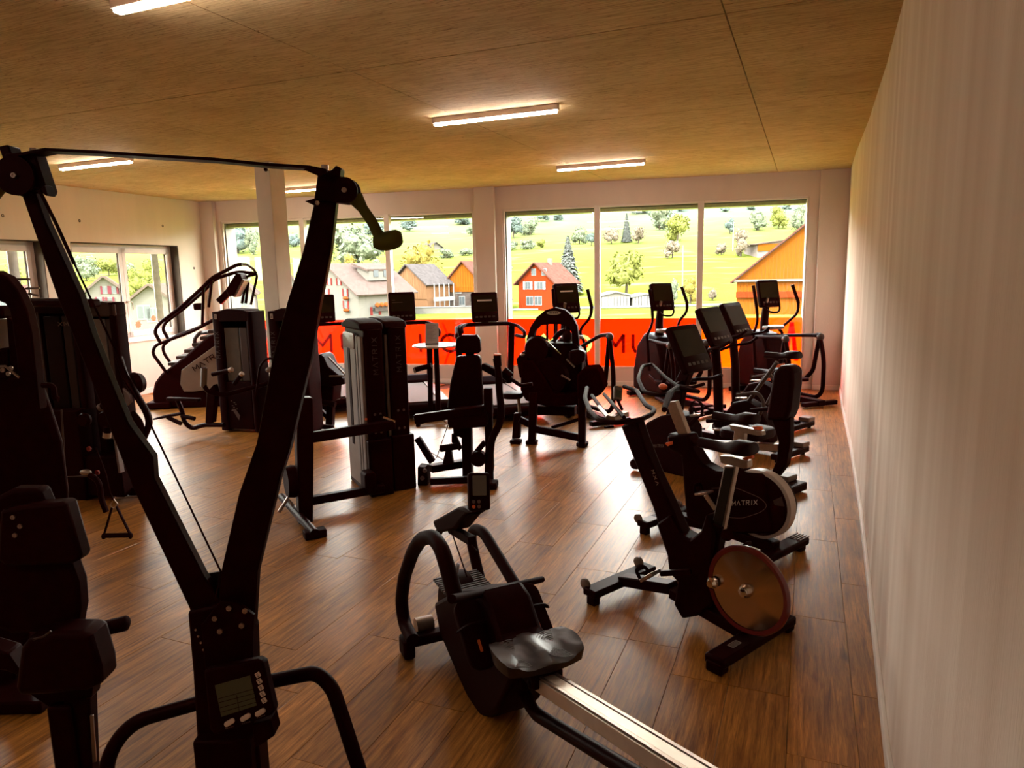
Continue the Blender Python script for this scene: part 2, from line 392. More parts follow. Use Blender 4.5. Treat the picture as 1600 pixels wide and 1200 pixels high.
# ---- left wall
LPHI = atan2(1, .3316); LO = V((-10.125, 0, 0)); SL = 1 / sin(LPHI)
def lw(y): return y * SL
WA = (lw(10.81), lw(12.84)); WBn = (lw(8.25), lw(10.39)); LZ0, LZ1 = .92, 2.49
mb = MB(); s0, s1 = lw(-3.3), lw(13.9)
win_part(mb, s0, s1, 0, .34, LZ1, CEIL + .02); win_part(mb, s0, s1, 0, .34, -.3, LZ0)
for a, b in ((s0, WBn[0]), (WBn[1], WA[0]), (WA[1], s1)): win_part(mb, a, b, 0, .34, LZ0, LZ1)
struct(mb.build('wall_left', WL, loc=LO, rotz=LPHI))
mb = MB(); win_part(mb, s0, lw(13.5), -.014, 0, 0, .09); struct(mb.build('baseboard_left', SKT, loc=LO, rotz=LPHI, bevel=.003))
def casement(idx, a, b):
    root = Thing('window_%d' % idx, '', '', LO, LPHI); del root.o['label']; del root.o['category']; root.o['kind'] = 'structure'
    q = MB(); f0, f1 = .17, .25
    win_part(q, a, b, f0, f1, LZ1 - .07, LZ1); win_part(q, a, b, f0, f1, LZ0, LZ0 + .06)
    win_part(q, a, a + .06, f0, f1, LZ0, LZ1); win_part(q, b - .09, b, f0, f1, LZ0, LZ1)
    root.child(q, 'window_frame', FRM, bevel=.005)
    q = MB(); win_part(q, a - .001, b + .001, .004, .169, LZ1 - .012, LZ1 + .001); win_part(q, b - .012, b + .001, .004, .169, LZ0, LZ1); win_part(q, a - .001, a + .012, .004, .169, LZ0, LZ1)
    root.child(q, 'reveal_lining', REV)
    q = MB(); win_part(q, a - .02, b + .02, -.03, .17, LZ0 - .03, LZ0 + .004); root.child(q, 'window_sill', SKT, bevel=.005)
    mid = (a + b - .03) / 2
    for c, d in ((a + .05, mid), (mid, b - .08)):
        s = MB(); g0, g1 = .145, .19
        win_part(s, c, d, g0, g1, LZ1 - .15, LZ1 - .06); win_part(s, c, d, g0, g1, LZ0 + .05, LZ0 + .14)
        win_part(s, c, c + .07, g0, g1, LZ0 + .05, LZ1 - .06); win_part(s, d - .07, d, g0, g1, LZ0 + .05, LZ1 - .06)
        so = root.child(s, 'sash', FRM, bevel=.006)
        p = MB(); win_part(p, c + .07, d - .07, .165, .171, LZ0 + .14, LZ1 - .15); p.build('pane', GLS, so)
        p = MB(); win_part(p, d - .085, d - .068, .168, .188, LZ0 + .14, LZ1 - .15); p.build('gasket', REV, so)
    h = MB(); h.cyl((mid + .0, .145, 1.55), (mid, .12, 1.55), .016); h.tube([(mid, .12, 1.55), (mid, .10, 1.55), (mid + .06, .095, 1.55), (mid + .07, .095, 1.42)], .008, 8, smooth=.03)
    root.child(h, 'handle', SIL)
    s = MB(); win_part(s, b - .30, b - .15, .32, .335, LZ0, LZ1); root.child(s, 'shutter_rail', mat('outer_jamb', (.22, .19, .17), .8, 0, .2, 12))
    return root
casement(3, *WA); casement(4, *WBn)

wl_ = [o for o in bpy.data.objects if o.name == 'wall_left'][0]
for px, py in ((4, 337), (124, 345), (254, 353), (303, 419)):
    P = onplane(px, py, LO, nL0 := V((-sin(LPHI), cos(LPHI), 0))); q = MB(); q.lathe([(0, 0), (.018, 0), (.022, .003), (.012, .004)], wl_.matrix_basis.inverted() @ P, V((0, -1, 0)), 12); q.build('tie_hole', REV, wl_)
# ---- window flower stickers and card on the left window
for (px, py, r, lab) in ((216, 507, .058, 'round orange flower sticker low on the left casement pane'), (240, 497, .05, 'round orange flower sticker higher on the same casement pane, nearer its hinge')):
    wt = Thing('flower_sticker', lab, 'sticker', LO, LPHI, None); P = wt.P(1, .162, px, py)
    q = MB(); q.prism([(r * (1 + .16 * cos(8 * t * pi / 24)) * cos(2 * pi * t / 48), r * (1 + .16 * cos(8 * t * pi / 24)) * sin(2 * pi * t / 48)) for t in range(48)], P, X3, Z3, Y3, .003)
    wt.child(q, 'petals', ORG)

# ---- column
cz = V((-2.904, 8.985, 0))
mb = MB(); w_, d_ = .235, .27
a = cz; b = cz - N_ * w_; c = b + E_ * d_; d = cz + E_ * d_
mb.add([a, b, c, d, a + Z3 * CEIL, b + Z3 * CEIL, c + Z3 * CEIL, d + Z3 * CEIL], [(3, 2, 1, 0), (4, 5, 6, 7), (0, 1, 5, 4), (1, 2, 6, 5), (2, 3, 7, 6), (3, 0, 4, 7)])
struct(mb.build('column', mat('column_paint', (.56, .47, .38), .85, 0, .06, 4, .1, 60, spec=.2), bevel=.006))
t = Thing('motion_sensor', 'small white motion sensor under the ceiling at the top of the column', 'sensor', tuple(cz - N_ * .02 - E_ * .02 + Z3 * 3.2), AE * -1)
q = MB(); q.box((0, 0, .03), (.06, .04, .07)); t.child(q, 'housing', SKT, bevel=.008)
q = MB(); q.ball((0, -.02, .0), .026); t.child(q, 'lens', PLA)
q = MB(); q.tube([(.03, 0, .06), (.09, 0, .09), (.14, .01, .02), (.13, .02, -.06), (.10, .03, -.09)], .003, 6, smooth=.04); t.child(q, 'cable', SKT)

# ---- floor: vinyl planks
def floormat():
    m = bpy.data.materials.new('vinyl_wood_plank'); m.use_nodes = True; nt = m.node_tree; N = nt.nodes; K = nt.links
    b = N['Principled BSDF']; g = N.new('ShaderNodeNewGeometry'); oi = N.new('ShaderNodeObjectInfo')
    ad = N.new('ShaderNodeMath'); ad.operation = 'ADD'; K.new(g.outputs['Random Per Island'], ad.inputs[0]); K.new(oi.outputs['Random'], ad.inputs[1])
    ml = N.new('ShaderNodeMath'); ml.operation = 'MULTIPLY'; ml.inputs[1].default_value = 37.; K.new(ad.outputs[0], ml.inputs[0])
    mp = N.new('ShaderNodeMapping'); mp.inputs['Rotation'].default_value = (0, 0, AE); K.new(g.outputs['Position'], mp.inputs[0])
    def nz(scale, st, det=6, dist=0.):
        q = N.new('ShaderNodeMapping'); q.inputs['Scale'].default_value = st; K.new(mp.outputs[0], q.inputs[0])
        n = N.new('ShaderNodeTexNoise'); n.noise_dimensions = '4D'; n.inputs['Scale'].default_value = scale; n.inputs['Detail'].default_value = det; n.inputs['Distortion'].default_value = dist
        n.inputs['Roughness'].default_value = .6
        K.new(q.outputs[0], n.inputs['Vector']); K.new(ml.outputs[0], n.inputs['W']); return n
    g1 = nz(6, (9, .55, 1), 8, .5); g2 = nz(40, (10, .4, 1), 4); g3 = nz(2.2, (1.6, .7, 1), 4, .3); kn = nz(3.4, (1.7, .8, 1), 2, .2)
    def ramp(src, a, ca, b_, cb):
        r = N.new('ShaderNodeValToRGB'); r.color_ramp.elements[0].position = a; r.color_ramp.elements[0].color = (*ca, 1)
        r.color_ramp.elements[1].position = b_; r.color_ramp.elements[1].color = (*cb, 1); K.new(src, r.inputs[0]); return r
    base = ramp(g1.outputs['Fac'], .34, (.150, .052, .006), .66, (.50, .225, .044))
    fine = ramp(g2.outputs['Fac'], .3, (.55, .5, .45), .6, (1.08, 1.05, 1.0))
    big = ramp(g3.outputs['Fac'], .3, (.66, .60, .54), .65, (1.15, 1.12, 1.1))
    knr = ramp(kn.outputs['Fac'], .22, (.2, .16, .12), .32, (1, 1, 1))
    def mul(a, b2):
        x = N.new('ShaderNodeMixRGB'); x.blend_type = 'MULTIPLY'; x.inputs[0].default_value = 1; K.new(a, x.inputs[1]); K.new(b2, x.inputs[2]); return x.outputs[0]
    c = mul(mul(mul(base.outputs[0], fine.outputs[0]), big.outputs[0]), knr.outputs[0])
    hs = N.new('ShaderNodeHueSaturation'); K.new(c, hs.inputs['Color'])
    fr = N.new('ShaderNodeMath'); fr.operation = 'FRACT'; K.new(ad.outputs[0], fr.inputs[0])
    mr = N.new('ShaderNodeMapRange'); mr.inputs[3].default_value = .86; mr.inputs[4].default_value = 1.14; K.new(fr.outputs[0], mr.inputs[0]); K.new(mr.outputs[0], hs.inputs['Value'])
    K.new(hs.outputs[0], b.inputs['Base Color'])
    b.inputs['Roughness'].default_value = .36; b.inputs['Specular IOR Level'].default_value = .44
    b.inputs['Specular Tint'].default_value = (1, .82, .66, 1)
    rr = N.new('ShaderNodeMapRange'); rr.inputs[3].default_value = .30; rr.inputs[4].default_value = .44; K.new(g2.outputs['Fac'], rr.inputs[0]); K.new(rr.outputs[0], b.inputs['Roughness'])
    bp = N.new('ShaderNodeBump'); bp.inputs['Strength'].default_value = .12; bp.inputs['Distance'].default_value = .004; K.new(g2.outputs['Fac'], bp.inputs['Height']); K.new(bp.outputs[0], b.inputs['Normal'])
    return m
FLM = floormat()
PW, PLn = .262, 1.22
def inside(p, mrg=0.):
    xr = None
    for (x0, y0), (x1, y1) in zip(RWALL, RWALL[1:]):
        if y0 <= p.y <= y1: xr = x0 + (x1 - x0) * (p.y - y0) / (y1 - y0)
    if xr is None: return False
    return p.x < xr + mrg and p.x > -10.125 + .3316 * p.y - mrg and p.y < 12.084 - .2514 * p.x + mrg and p.y > -3
def clip_poly(poly, ex=0.):
    # planks end at the walls
    lines = [((x0, y0), (x1, y1)) for (x0, y0), (x1, y1) in zip(RWALL, RWALL[1:])]
    hp = [(V((1, -.4130, 0)), .53 + .35), (V((-1, .3316, 0)), 10.125 + .05), (V((.2514, 1, 0)), 12.084 + .05), (V((0, -1, 0)), 3.05)]
    hp = [(n, dd + ex) for n, dd in hp]
    for n, dd in hp:
        out = []
        for i in range(len(poly)):
            a, b = poly[i], poly[(i + 1) % len(poly)]; da, db = n.dot(a) - dd, n.dot(b) - dd
            if da <= 0: out.append(a)
            if (da < 0) != (db < 0) and abs(da - db) > 1e-9: out.append(a + (b - a) * (da / (da - db)))
        poly = out
        if len(poly) < 3: return []
    return poly
def slab(z0, z1):
    p = clip_poly([V((-14, -6, 0)), V((9, -6, 0)), V((9, 17, 0)), V((-14, 17, 0))], .26); n = len(p); q = MB()
    q.add([a + Z3 * z0 for a in p] + [a + Z3 * z1 for a in p], [tuple(range(n - 1, -1, -1)), tuple(range(n, 2 * n))] + [(a, (a + 1) % n, n + (a + 1) % n, n + a) for a in range(n)]); return q
floor = struct(slab(-.3, -.02).build('floor', mat('floor_joint', (.10, .045, .018), .9, 0, .1, 20)))
planks = []
rnd = random.Random(3)
fixed = {0: 5.69, 1: 4.98, 2: 5.40, 3: 3.39, 4: 3.40, 7: 3.97}
for k in range(-42, 26):
    x0 = -1.84 + k * PW
    ph = fixed.get(k, rnd.random() * PLn) % PLn
    for j in range(-5, 15):
        y0 = ph + j * PLn
        c = N_ * (x0 + PW / 2) + E_ * (y0 + PLn / 2)
        cs = [N_ * (x0 + a * PW) + E_ * (y0 + b * PLn) for a, b in ((.004, .001), (.996, .001), (.996, .999), (.004, .999))]
        if not any(inside(p, .35) for p in cs + [c]): continue
        d = c - EYE; w = d.dot(_F); vis = w > .3 and abs(d.dot(_R) / w * FPX) < 900 and -d.dot(_T) / w * FPX < 700
        planks.append((0 if vis else 1, d.length, cs, c))
planks.sort(key=lambda q: (q[0], q[1]))
rest = MB(); G_ = .0012
full = None
for i, (vis, dist, cs, c) in enumerate(planks):
    poly = clip_poly(cs)
    if not poly: continue
    if i < 300 and vis == 0:
        if len(poly) == 4 and all((p - q).length < 1e-6 for p, q in zip(poly, cs)):
            if full is None:
                q = MB(); q.box((0, 0, -.01), (PW - .0014, PLn - .002, .02)); full = q.build('plank', FLM, floor, bevel=.0012, seg=1, loc=c, rotz=-AE)
            else:
                o = full.copy(); o.location = c; COL.objects.link(o)
        else:
            q = MB(); n = len(poly); q.add([p - c - Z3 * .0 for p in poly] + [p - c - Z3 * .02 for p in poly], [tuple(range(n)), tuple(range(2 * n - 1, n - 1, -1))] + [(a, (a + 1) % n, n + (a + 1) % n, n + a) for a in range(n)])
            o = q.build('plank', FLM, floor, loc=c)
    else:
        n = len(poly); rest.add([p for p in poly] + [p - Z3 * .02 for p in poly], [tuple(range(n)), tuple(range(2 * n - 1, n - 1, -1))] + [(a, (a + 1) % n, n + (a + 1) % n, n + a) for a in range(n)])
o = rest.build('far_planks', FLM, floor); o['kind'] = 'stuff'

# ---- ceiling: boarded formwork panels with open joints
def ceilmat():
    m = bpy.data.materials.new('board_marked_concrete'); m.use_nodes = True; nt = m.node_tree; N = nt.nodes; K = nt.links
    b = N['Principled BSDF']; b.inputs['Roughness'].default_value = .8; b.inputs['Specular IOR Level'].default_value = .2
    g = N.new('ShaderNodeNewGeometry'); mp = N.new('ShaderNodeMapping'); mp.inputs['Rotation'].default_value = (0, 0, AE); K.new(g.outputs['Position'], mp.inputs[0])
    def nz(s, st, det, rough=.6):
        q = N.new('ShaderNodeMapping'); q.inputs['Scale'].default_value = st; K.new(mp.outputs[0], q.inputs[0]); n = N.new('ShaderNodeTexNoise'); n.inputs['Scale'].default_value = s; n.inputs['Detail'].default_value = det; n.inputs['Roughness'].default_value = rough
        K.new(q.outputs[0], n.inputs['Vector']); return n.outputs['Fac']
    def ramp(src, a, ca, b_, cb):
        r = N.new('ShaderNodeValToRGB'); r.color_ramp.elements[0].position = a; r.color_ramp.elements[0].color = (*ca, 1); r.color_ramp.elements[1].position = b_; r.color_ramp.elements[1].color = (*cb, 1); K.new(src, r.inputs[0]); return r.outputs[0]
    def mul(a, b2):
        x = N.new('ShaderNodeMixRGB'); x.blend_type = 'MULTIPLY'; x.inputs[0].default_value = 1; K.new(a, x.inputs[1]); K.new(b2, x.inputs[2]); return x.outputs[0]
    base = ramp(nz(1.2, (1, 1, 1), 4), .3, (.49, .365, .190), .7, (.62, .475, .265))
    grain = ramp(nz(14, (.3, 6, 1), 7), .38, (.70, .66, .60), .56, (1.06, 1.05, 1.04))
    fleck = ramp(nz(22, (.7, 4.5, 1), 3, .5), .30, (.38, .30, .2), .36, (1, 1, 1))
    K.new(mul(mul(base, grain), fleck), b.inputs['Base Color'])
    bp = N.new('ShaderNodeBump'); bp.inputs['Strength'].default_value = .35; bp.inputs['Distance'].default_value = .01; K.new(nz(14, (.35, 5, 1), 6), bp.inputs['Height']); K.new(bp.outputs[0], b.inputs['Normal'])
    return m
CLM = ceilmat()
ceiling = struct(slab(CEIL + .03, CEIL + .4).build('ceiling', mat('ceiling_joint', (.10, .06, .03), .9, 0, .1, 10)))
sA = onz(1122, 23, CEIL); sB = onz(1187.5, 161, CEIL); sC = onz(1220, 235, CEIL)
acr = (N_.dot(sA) + N_.dot(sB)) / 2; al0 = E_.dot(sA); al1 = E_.dot(sB); stp = al1 - al0
CW = 2.5
for i in range(-5, 3):
    for j in range(-5, 4):
        x0 = acr + i * CW; y0 = al0 + j * stp
        poly = clip_poly([N_ * (x0 + a) + E_ * (y0 + b) for a, b in ((.0035, .005), (CW - .0035, .005), (CW - .0035, stp - .005), (.0035, stp - .005))])
        if len(poly) < 3: continue
        n = len(poly); cc = sum(poly, V((0, 0, 0))) / n; q = MB()
        q.add([p - cc for p in poly] + [p - cc + Z3 * .03 for p in poly], [tuple(range(n - 1, -1, -1)), tuple(range(n, 2 * n))] + [(a, (a + 1) % n, n + (a + 1) % n, n + a) for a in range(n)])
        q.build('ceiling_panel', CLM, ceiling, loc=cc + Z3 * CEIL, bevel=.002, seg=1)

# ---- linear lamps
LEM = mat('led_tube_glow', (1, .9, .85), .5, emit=((1, .86, .76), LAMP)); LHS = mat('lamp_housing_paint', (.55, .42, .36), .5, 0, .05, 10)
lamp0 = None
LL = [((-.11, 6.53), 'second linear lamp from the camera, above the middle of the room'), ((1.22, 9.68), 'linear ceiling lamp nearest the right-hand windows'),
      ((-1.41, 3.61), 'nearest linear ceiling lamp, cut by the top edge of the picture'), ((-4.84, 8.66), 'linear ceiling lamp left of the white column'),
      ((-3.36, 11.6), 'short-looking linear ceiling lamp just right of the white column'), ((-6.2, 5.5), 'linear ceiling lamp out of view beyond the left edge of the picture'),
      ((-2.77, .27), 'linear ceiling lamp out of view behind the camera'), ((-7.5, 2.4), 'linear ceiling lamp out of view in the rear left of the room')]
for (x, y), lab in LL:
    t = Thing('ceiling_lamp', lab, 'ceiling lamp', (x, y, CEIL), -AE, 'linear lamps under the ceiling')
    q = MB(); q.box((0, 0, -.025), (1.2, .055, .05)); t.child(q, 'lamp_housing', LHS, bevel=.004)
    q = MB(); q.box((0, 0, -.06), (1.17, .05, .022)); t.child(q, 'diffuser', LEM, bevel=.008)

# portals help the renderer find the sky through the windows
def portal(c, rz, w, h, nm):
    l = bpy.data.lights.new(nm, 'AREA'); l.shape = 'RECTANGLE'; l.size = w; l.size_y = h; l.cycles.is_portal = True
    o = bpy.data.objects.new(nm, l); COL.objects.link(o); o.location = c; o.rotation_euler = (pi / 2, 0, rz)
    return o
dW = V((cos(PHI), sin(PHI), 0)); nW = V((-sin(PHI), cos(PHI), 0))
for (a, b) in (O1, O2): portal(WO + dW * (a + b) / 2 + nW * .4 + Z3 * (ZB + ZH) / 2, PHI + pi, b - a, ZH - ZB, 'sky_portal')
dL = V((cos(LPHI), sin(LPHI), 0)); nL = V((-sin(LPHI), cos(LPHI), 0))
for (a, b) in (WA, WBn): portal(LO + dL * (a + b) / 2 + nL * .38 + Z3 * (LZ0 + LZ1) / 2, LPHI + pi, b - a, LZ1 - LZ0, 'sky_portal')
# ================================================================ OUTSIDE
EXT0 = set(MATS)
def gz(x, y):
    d = y + .10 * x
    K = [(-50, -7.3), (95, -7.3), (150, -7.0), (185, -2.6), (240, 3.2), (330, 12.5), (480, 33), (650, 60), (1000, 108), (1700, 190), (2600, 270)]  # unseen upper slopes kept low to let more sky light in
    z = K[-1][1]
    for (a, za), (b, zb) in zip(K, K[1:]):
        if d < b: z = za + (zb - za) * max(0, d - a) / (b - a); break
    if d > 165:
        k = min(1, (d - 165) / 200); z += k * (d * .018) * noise.noise(V((x * .007, y * .007, 3.1))) + k * 1.2 * noise.noise(V((x * .03, y * .03, 7)))
    return z
def hit(px, py, d0=60., dmax=2500):
    r = ray(px, py); t = d0
    while t < dmax:
        p = EYE + r * (t / r.y)
        if p.z <= gz(p.x, p.y): return V((p.x, p.y, gz(p.x, p.y)))
        t *= 1.01
    return V((p.x, p.y, gz(p.x, p.y)))
mb = MB(); ys = [14 * 1.045 ** i for i in range(118)]; NX = 150; vs = []
for y in ys:
    for i in range(NX + 1):
        x = (i / NX * 5.2 - 2.6) * (y * 1.0 + 30); vs.append((x, y, gz(x, y)))
mb.add(vs, [(j * (NX + 1) + i, j * (NX + 1) + i + 1, (j + 1) * (NX + 1) + i + 1, (j + 1) * (NX + 1) + i) for j in range(len(ys) - 1) for i in range(NX)])
def groundmat():
    m = bpy.data.materials.new('meadow_and_hazed_forest'); m.use_nodes = True; nt = m.node_tree; N = nt.nodes; K = nt.links
    b = N['Principled BSDF']; b.inputs['Roughness'].default_value = 1; b.inputs['Specular IOR Level'].default_value = 0
    g = N.new('ShaderNodeNewGeometry'); sx = N.new('ShaderNodeSeparateXYZ'); K.new(g.outputs['Position'], sx.inputs[0])
    def nz(s, st=(1, 1, 1), det=5):
        q = N.new('ShaderNodeMapping'); q.inputs['Scale'].default_value = st; K.new(g.outputs['Position'], q.inputs[0]); n = N.new('ShaderNodeTexNoise'); n.inputs['Scale'].default_value = s; n.inputs['Detail'].default_value = det; K.new(q.outputs[0], n.inputs['Vector']); return n.outputs['Fac']
    def ramp(src, pts):
        r = N.new('ShaderNodeValToRGB'); e = r.color_ramp.elements
        e[0].position, e[0].color = pts[0][0], (*pts[0][1], 1); e[1].position, e[1].color = pts[-1][0], (*pts[-1][1], 1)
        for p, c in pts[1:-1]: q = e.new(p); q.color = (*c, 1)
        K.new(src, r.inputs[0]); return r.outputs[0]
    def mix(f, a, b2):
        x = N.new('ShaderNodeMixRGB'); K.new(f, x.inputs[0]); K.new(a, x.inputs[1]) ; K.new(b2, x.inputs[2]); return x.outputs[0]
    near = ramp(nz(.05, (1, 3, 1)), [(.3, MEAD[0]), (.55, MEAD[1]), (.7, MEAD[2])])
    far = ramp(nz(.012, (1, 1, 2), 8), [(.40, MEAD[3]), (.5, MEAD[4]), (.6, MEAD[3])])  # upper slopes and forest greyed: distance haze put into the colour
    mr = N.new('ShaderNodeMapRange'); mr.inputs[1].default_value = 4; mr.inputs[2].default_value = 45; K.new(sx.outputs['Z'], mr.inputs[0])
    c = mix(mr.outputs[0], near, far)
    mr2 = N.new('ShaderNodeMapRange'); mr2.inputs[1].default_value = 60; mr2.inputs[2].default_value = 75; K.new(sx.outputs['Z'], mr2.inputs[0])
    fo = ramp(nz(.05, (1, 1, 1), 8), [(.35, MEAD[5]), (.65, MEAD[6])])
    K.new(mix(mr2.outputs[0], c, fo), b.inputs['Base Color']); return m
MEAD = [(.062, .070, .010), (.050, .058, .008), (.074, .072, .026), (.052, .062, .028), (.034, .044, .034), (.020, .027, .026), (.036, .044, .040)]
o = struct(mb.build('ground_outside', groundmat(), sharp=180))
q = MB(); q.lathe([(0, -.4), (3000, -.4)], (0, 0, -7.6), Z3, 48); struct(q.build('unseen_ground_disc', bpy.data.materials['meadow_and_hazed_forest']))  # unseen ground disc added to block sky light from below
# lane in front of the houses
q = MB(); A, B = hit(600, 489), hit(1290, 473); pts = []
for i in range(25):
    p = onz(300 + 1000 * i / 24, 0, -7) if False else A.lerp(B, (i - 4) / 16.); p = V((p.x, p.y, gz(p.x, p.y) + .08)); pts.append(p)
for a, b in zip(pts, pts[1:]):
    d = (b - a).normalized(); s_ = V((-d.y, d.x, 0)) * 2.6; q.add([a - s_, b - s_, b + s_, a + s_, a - s_ - Z3 * .3, b - s_ - Z3 * .3, b + s_ - Z3 * .3, a + s_ - Z3 * .3], [(0, 1, 2, 3), (7, 6, 5, 4), (0, 4, 5, 1), (3, 2, 6, 7)])
struct(q.build('lane', mat('pale_lane_asphalt', (.085, .08, .07), .9, 0, .1, .3)))

HWH = mat('white_render', (.066, .060, .051), .9, 0, .05, .5); HPK = mat('pale_pink_render', (.085, .070, .060), .9, 0, .05, .5)
HRD = mat('red_painted_boards', (.078, .011, .003), .8, 0, .12, 1.2, stretch=(1, 1, 12)); HWD = mat('honey_timber_boards', (.078, .040, .020), .8, 0, .2, 1.2, stretch=(9, 9, .4))
HOR = mat('orange_timber_boards', (.088, .026, .003), .8, 0, .15, 1.2, stretch=(9, 9, .4)); HGR = mat('weathered_dark_timber', (.028, .021, .018), .9, 0, .2, 1)
RRD = mat('reddish_roof_tiles', (.044, .019, .014), .9, 0, .2, 1.5); RGR = mat('grey_roof_tiles', (.030, .025, .023), .9, 0, .2, 1.5); RPK = mat('pinkish_roof_tiles', (.042, .029, .024), .9, 0, .12, 1.5)
HGL = mat('far_window_glass', (.020, .024, .026), .3, 0, .1, 1); HFR = mat('far_window_frame', (.085, .082, .078), .8, 0, .05, 1); SHR = mat('red_shutters', (.070, .012, .010), .8, 0, .1, 1); SHM = mat('magenta_shutters', (.060, .010, .018), .8, 0, .1, 1)
FLW = mat('geranium_flowers', (.085, .022, .006), .9, 0, .3, 4)

def house(name, label, pl, pr, py_base, py_eave, py_peak, yaw, depth, wm, rm, wins=(), sides=(), roof_over=.6, dist=None, cat='house', gm=None, chimney=None, balcony=None, boards=None, zb=None, foot=None):
    """gable front spans the pixels pl..pr; local x along the front, local y runs back along the ridge"""
    C0 = hit((pl + pr) / 2, py_base) if dist is None else ony((pl + pr) / 2, py_base, dist)
    t = Thing(name, label, cat, C0, yaw)
    # plane of the front: local y=0 ; find half width
    a = t.P(1, 0, pl, py_base); b = t.P(1, 0, pr, py_base)
    w = (b.x - a.x); cx = (a.x + b.x) / 2; ze = t.P(1, 0, (pl + pr) / 2, py_eave).z; zp = t.P(1, 0, (pl + pr) / 2, py_peak).z
    x0, x1 = cx - w / 2, cx + w / 2
    q = MB(); prof = [(x0, -3.), (x1, -3.), (x1, ze), (cx, zp), (x0, ze)]
    q.prism([(p[0], p[1]) for p in prof], (0, 0, 0), X3, Z3, Y3, depth, center=False)
    t.child(q, 'wall', wm)
    if gm:
        g = MB(); zz = ze + (zp - ze) * 0 ; g.prism([(x0 + .05, zz), (x1 - .05, zz), (cx, zp - .05)], (0, -.12, 0), X3, Z3, Y3, .12, center=False); t.child(g, 'gable_boards', gm)
    if boards:
        n = boards[0]
        for i in range(n):
            xa = x0 + w * i / n + .02; xb = x0 + w * (i + 1) / n - .02
            f = lambda x: ze + (zp - ze) * (1 - abs(x - cx) / (w / 2)) - .15
            g = MB(); zlo = boards[1]
            g.prism([(xa, zlo), (xb, zlo), (xb, max(zlo + .1, f(xb))), (xa, max(zlo + .1, f(xa)))] if not (xa < cx < xb) else [(xa, zlo), (xb, zlo), (xb, f(xb)), (cx, f(cx)), (xa, f(xa))], (0, -.16, 0), X3, Z3, Y3, .1 + .03 * (i % 2), center=False)
            t.child(g, 'board', boards[2])
    for sd in (0, 1):
        e0 = V((x0 if sd == 0 else x1, 0, ze)); pk = V((cx, 0, zp)); dr = (e0 - pk).normalized(); e = e0 + dr * roof_over; nn = V((-dr.z, 0, dr.x)) * (1 if sd else -1)
        if nn.z < 0: nn = -nn
        q = MB(); O = pk - Y3 * roof_over; q.add([O, e - Y3 * roof_over, e + Y3 * (depth + roof_over), pk + Y3 * (depth + roof_over)] + [p + nn * .28 for p in (O, e - Y3 * roof_over, e + Y3 * (depth + roof_over), pk + Y3 * (depth + roof_over))],
                         [(3, 2, 1, 0), (4, 5, 6, 7), (0, 1, 5, 4), (1, 2, 6, 5), (2, 3, 7, 6), (3, 0, 4, 7)]); t.child(q, 'roof_slope', rm)
    def win(c, ww, wh, ax, sh):   # centre on wall, ax 0: front, 1: right side
        u, nv = (X3, -Y3) if ax == 0 else (Y3, X3)
        if ax == 2: u, nv = Y3, -X3
        q = MB(); q.prism(rrect(ww, wh, .02, 1), c, u, Z3, nv, .16); fo = t.child(q, 'window', HFR)
        for k in (-1, 1):
            g = MB(); g.prism(rrect(ww * .40, wh * .84, .02, 1, k * ww * .235), c + nv * .06, u, Z3, nv, .08); g.build('pane', HGL, fo)
        if sh:
            for k in (-1, 1):
                g = MB(); g.prism(rrect(ww * .42, wh * 1.05, .02, 1, k * ww * .75), c + nv * .1, u, Z3, nv, .08); t.child(g, 'shutter', sh)
    for wv in wins:
        px, py, ww, wh = wv[:4]; c = t.P(1, 0, px, py); win(V((c.x, 0, c.z)), ww, wh, 0, wv[4] if len(wv) > 4 else None)
    for wv in sides:
        ax, yy, zz, ww, wh = wv[:5]; win(V((x1 if ax == 1 else x0, yy, zz)), ww, wh, ax, wv[5] if len(wv) > 5 else None)
    if chimney:
        q = MB(); q.box((cx + chimney[0], chimney[1], zp - .2), (.8, .8, 2.4)); t.child(q, 'chimney', HWH)
    t.x0, t.x1, t.ze, t.zp, t.cx, t.d = x0, x1, ze, zp, cx, depth
    return t
h = house('house', 'bright red gabled house with white windows beside the tall grey fir', 811, 868, 486, 441, 411, radians(-36), 8, HRD, RRD,
      [(834, 425, 1.2, 1.5), (850, 425, 1.2, 1.5), (825, 446, 1.3, 1.7, HFR), (844, 446, 1.5, 1.7, HFR), (828, 470, 1.9, 2.0), (841, 470, 1.9, 2.0)],
      [(1, 2.2, 5.2, 1.3, 1.7), (1, 6, 5.2, 1.3, 1.7), (1, 2.5, 2, 1.6, 1.8)], roof_over=1.0, chimney=(.6, 4.5))
h = house('house', 'white house with red shutters and a flowered balcony, left of the honey timber barn', 482, 562, 505, 456, 413, radians(-38), 13, HWH, RPK,
      [(515, 440, .8, 1.3, SHR), (530, 440, .8, 1.3, SHR), (511, 457, .9, 1.4, SHR), (540, 457, .9, 1.4, SHR), (512, 476, .9, 1.4, SHR), (541, 476, .9, 1.4, SHR)],
      [(1, 4, 2.2, 1.4, 1.5, SHR), (1, 9, 2.2, 1.4, 1.5, SHR)], roof_over=1.4)
q = MB(); q.prism([(3, -.2), (13, -.2), (13, 1.1), (3, 1.1)], (h.x1 + 1.1, 0, h.ze - 3.6), Y3, Z3, X3, .12); h.child(q, 'balcony_railing', HGR)
for i in range(9):
    q = MB(); q.ball((h.x1 + 1.25, 3.5 + i * 1.1, h.ze - 2.6), (.4, .55, .45), seg=8, rings=5); h.child(q, 'flower_box_bloom', FLW)
q = MB(); q.box((h.cx + (h.x1 - h.cx) * .55, 7.5, (h.ze + h.zp) / 2 + .6), (3.4, 6, 2.4)); dm = h.child(q, 'dormer', HWH)
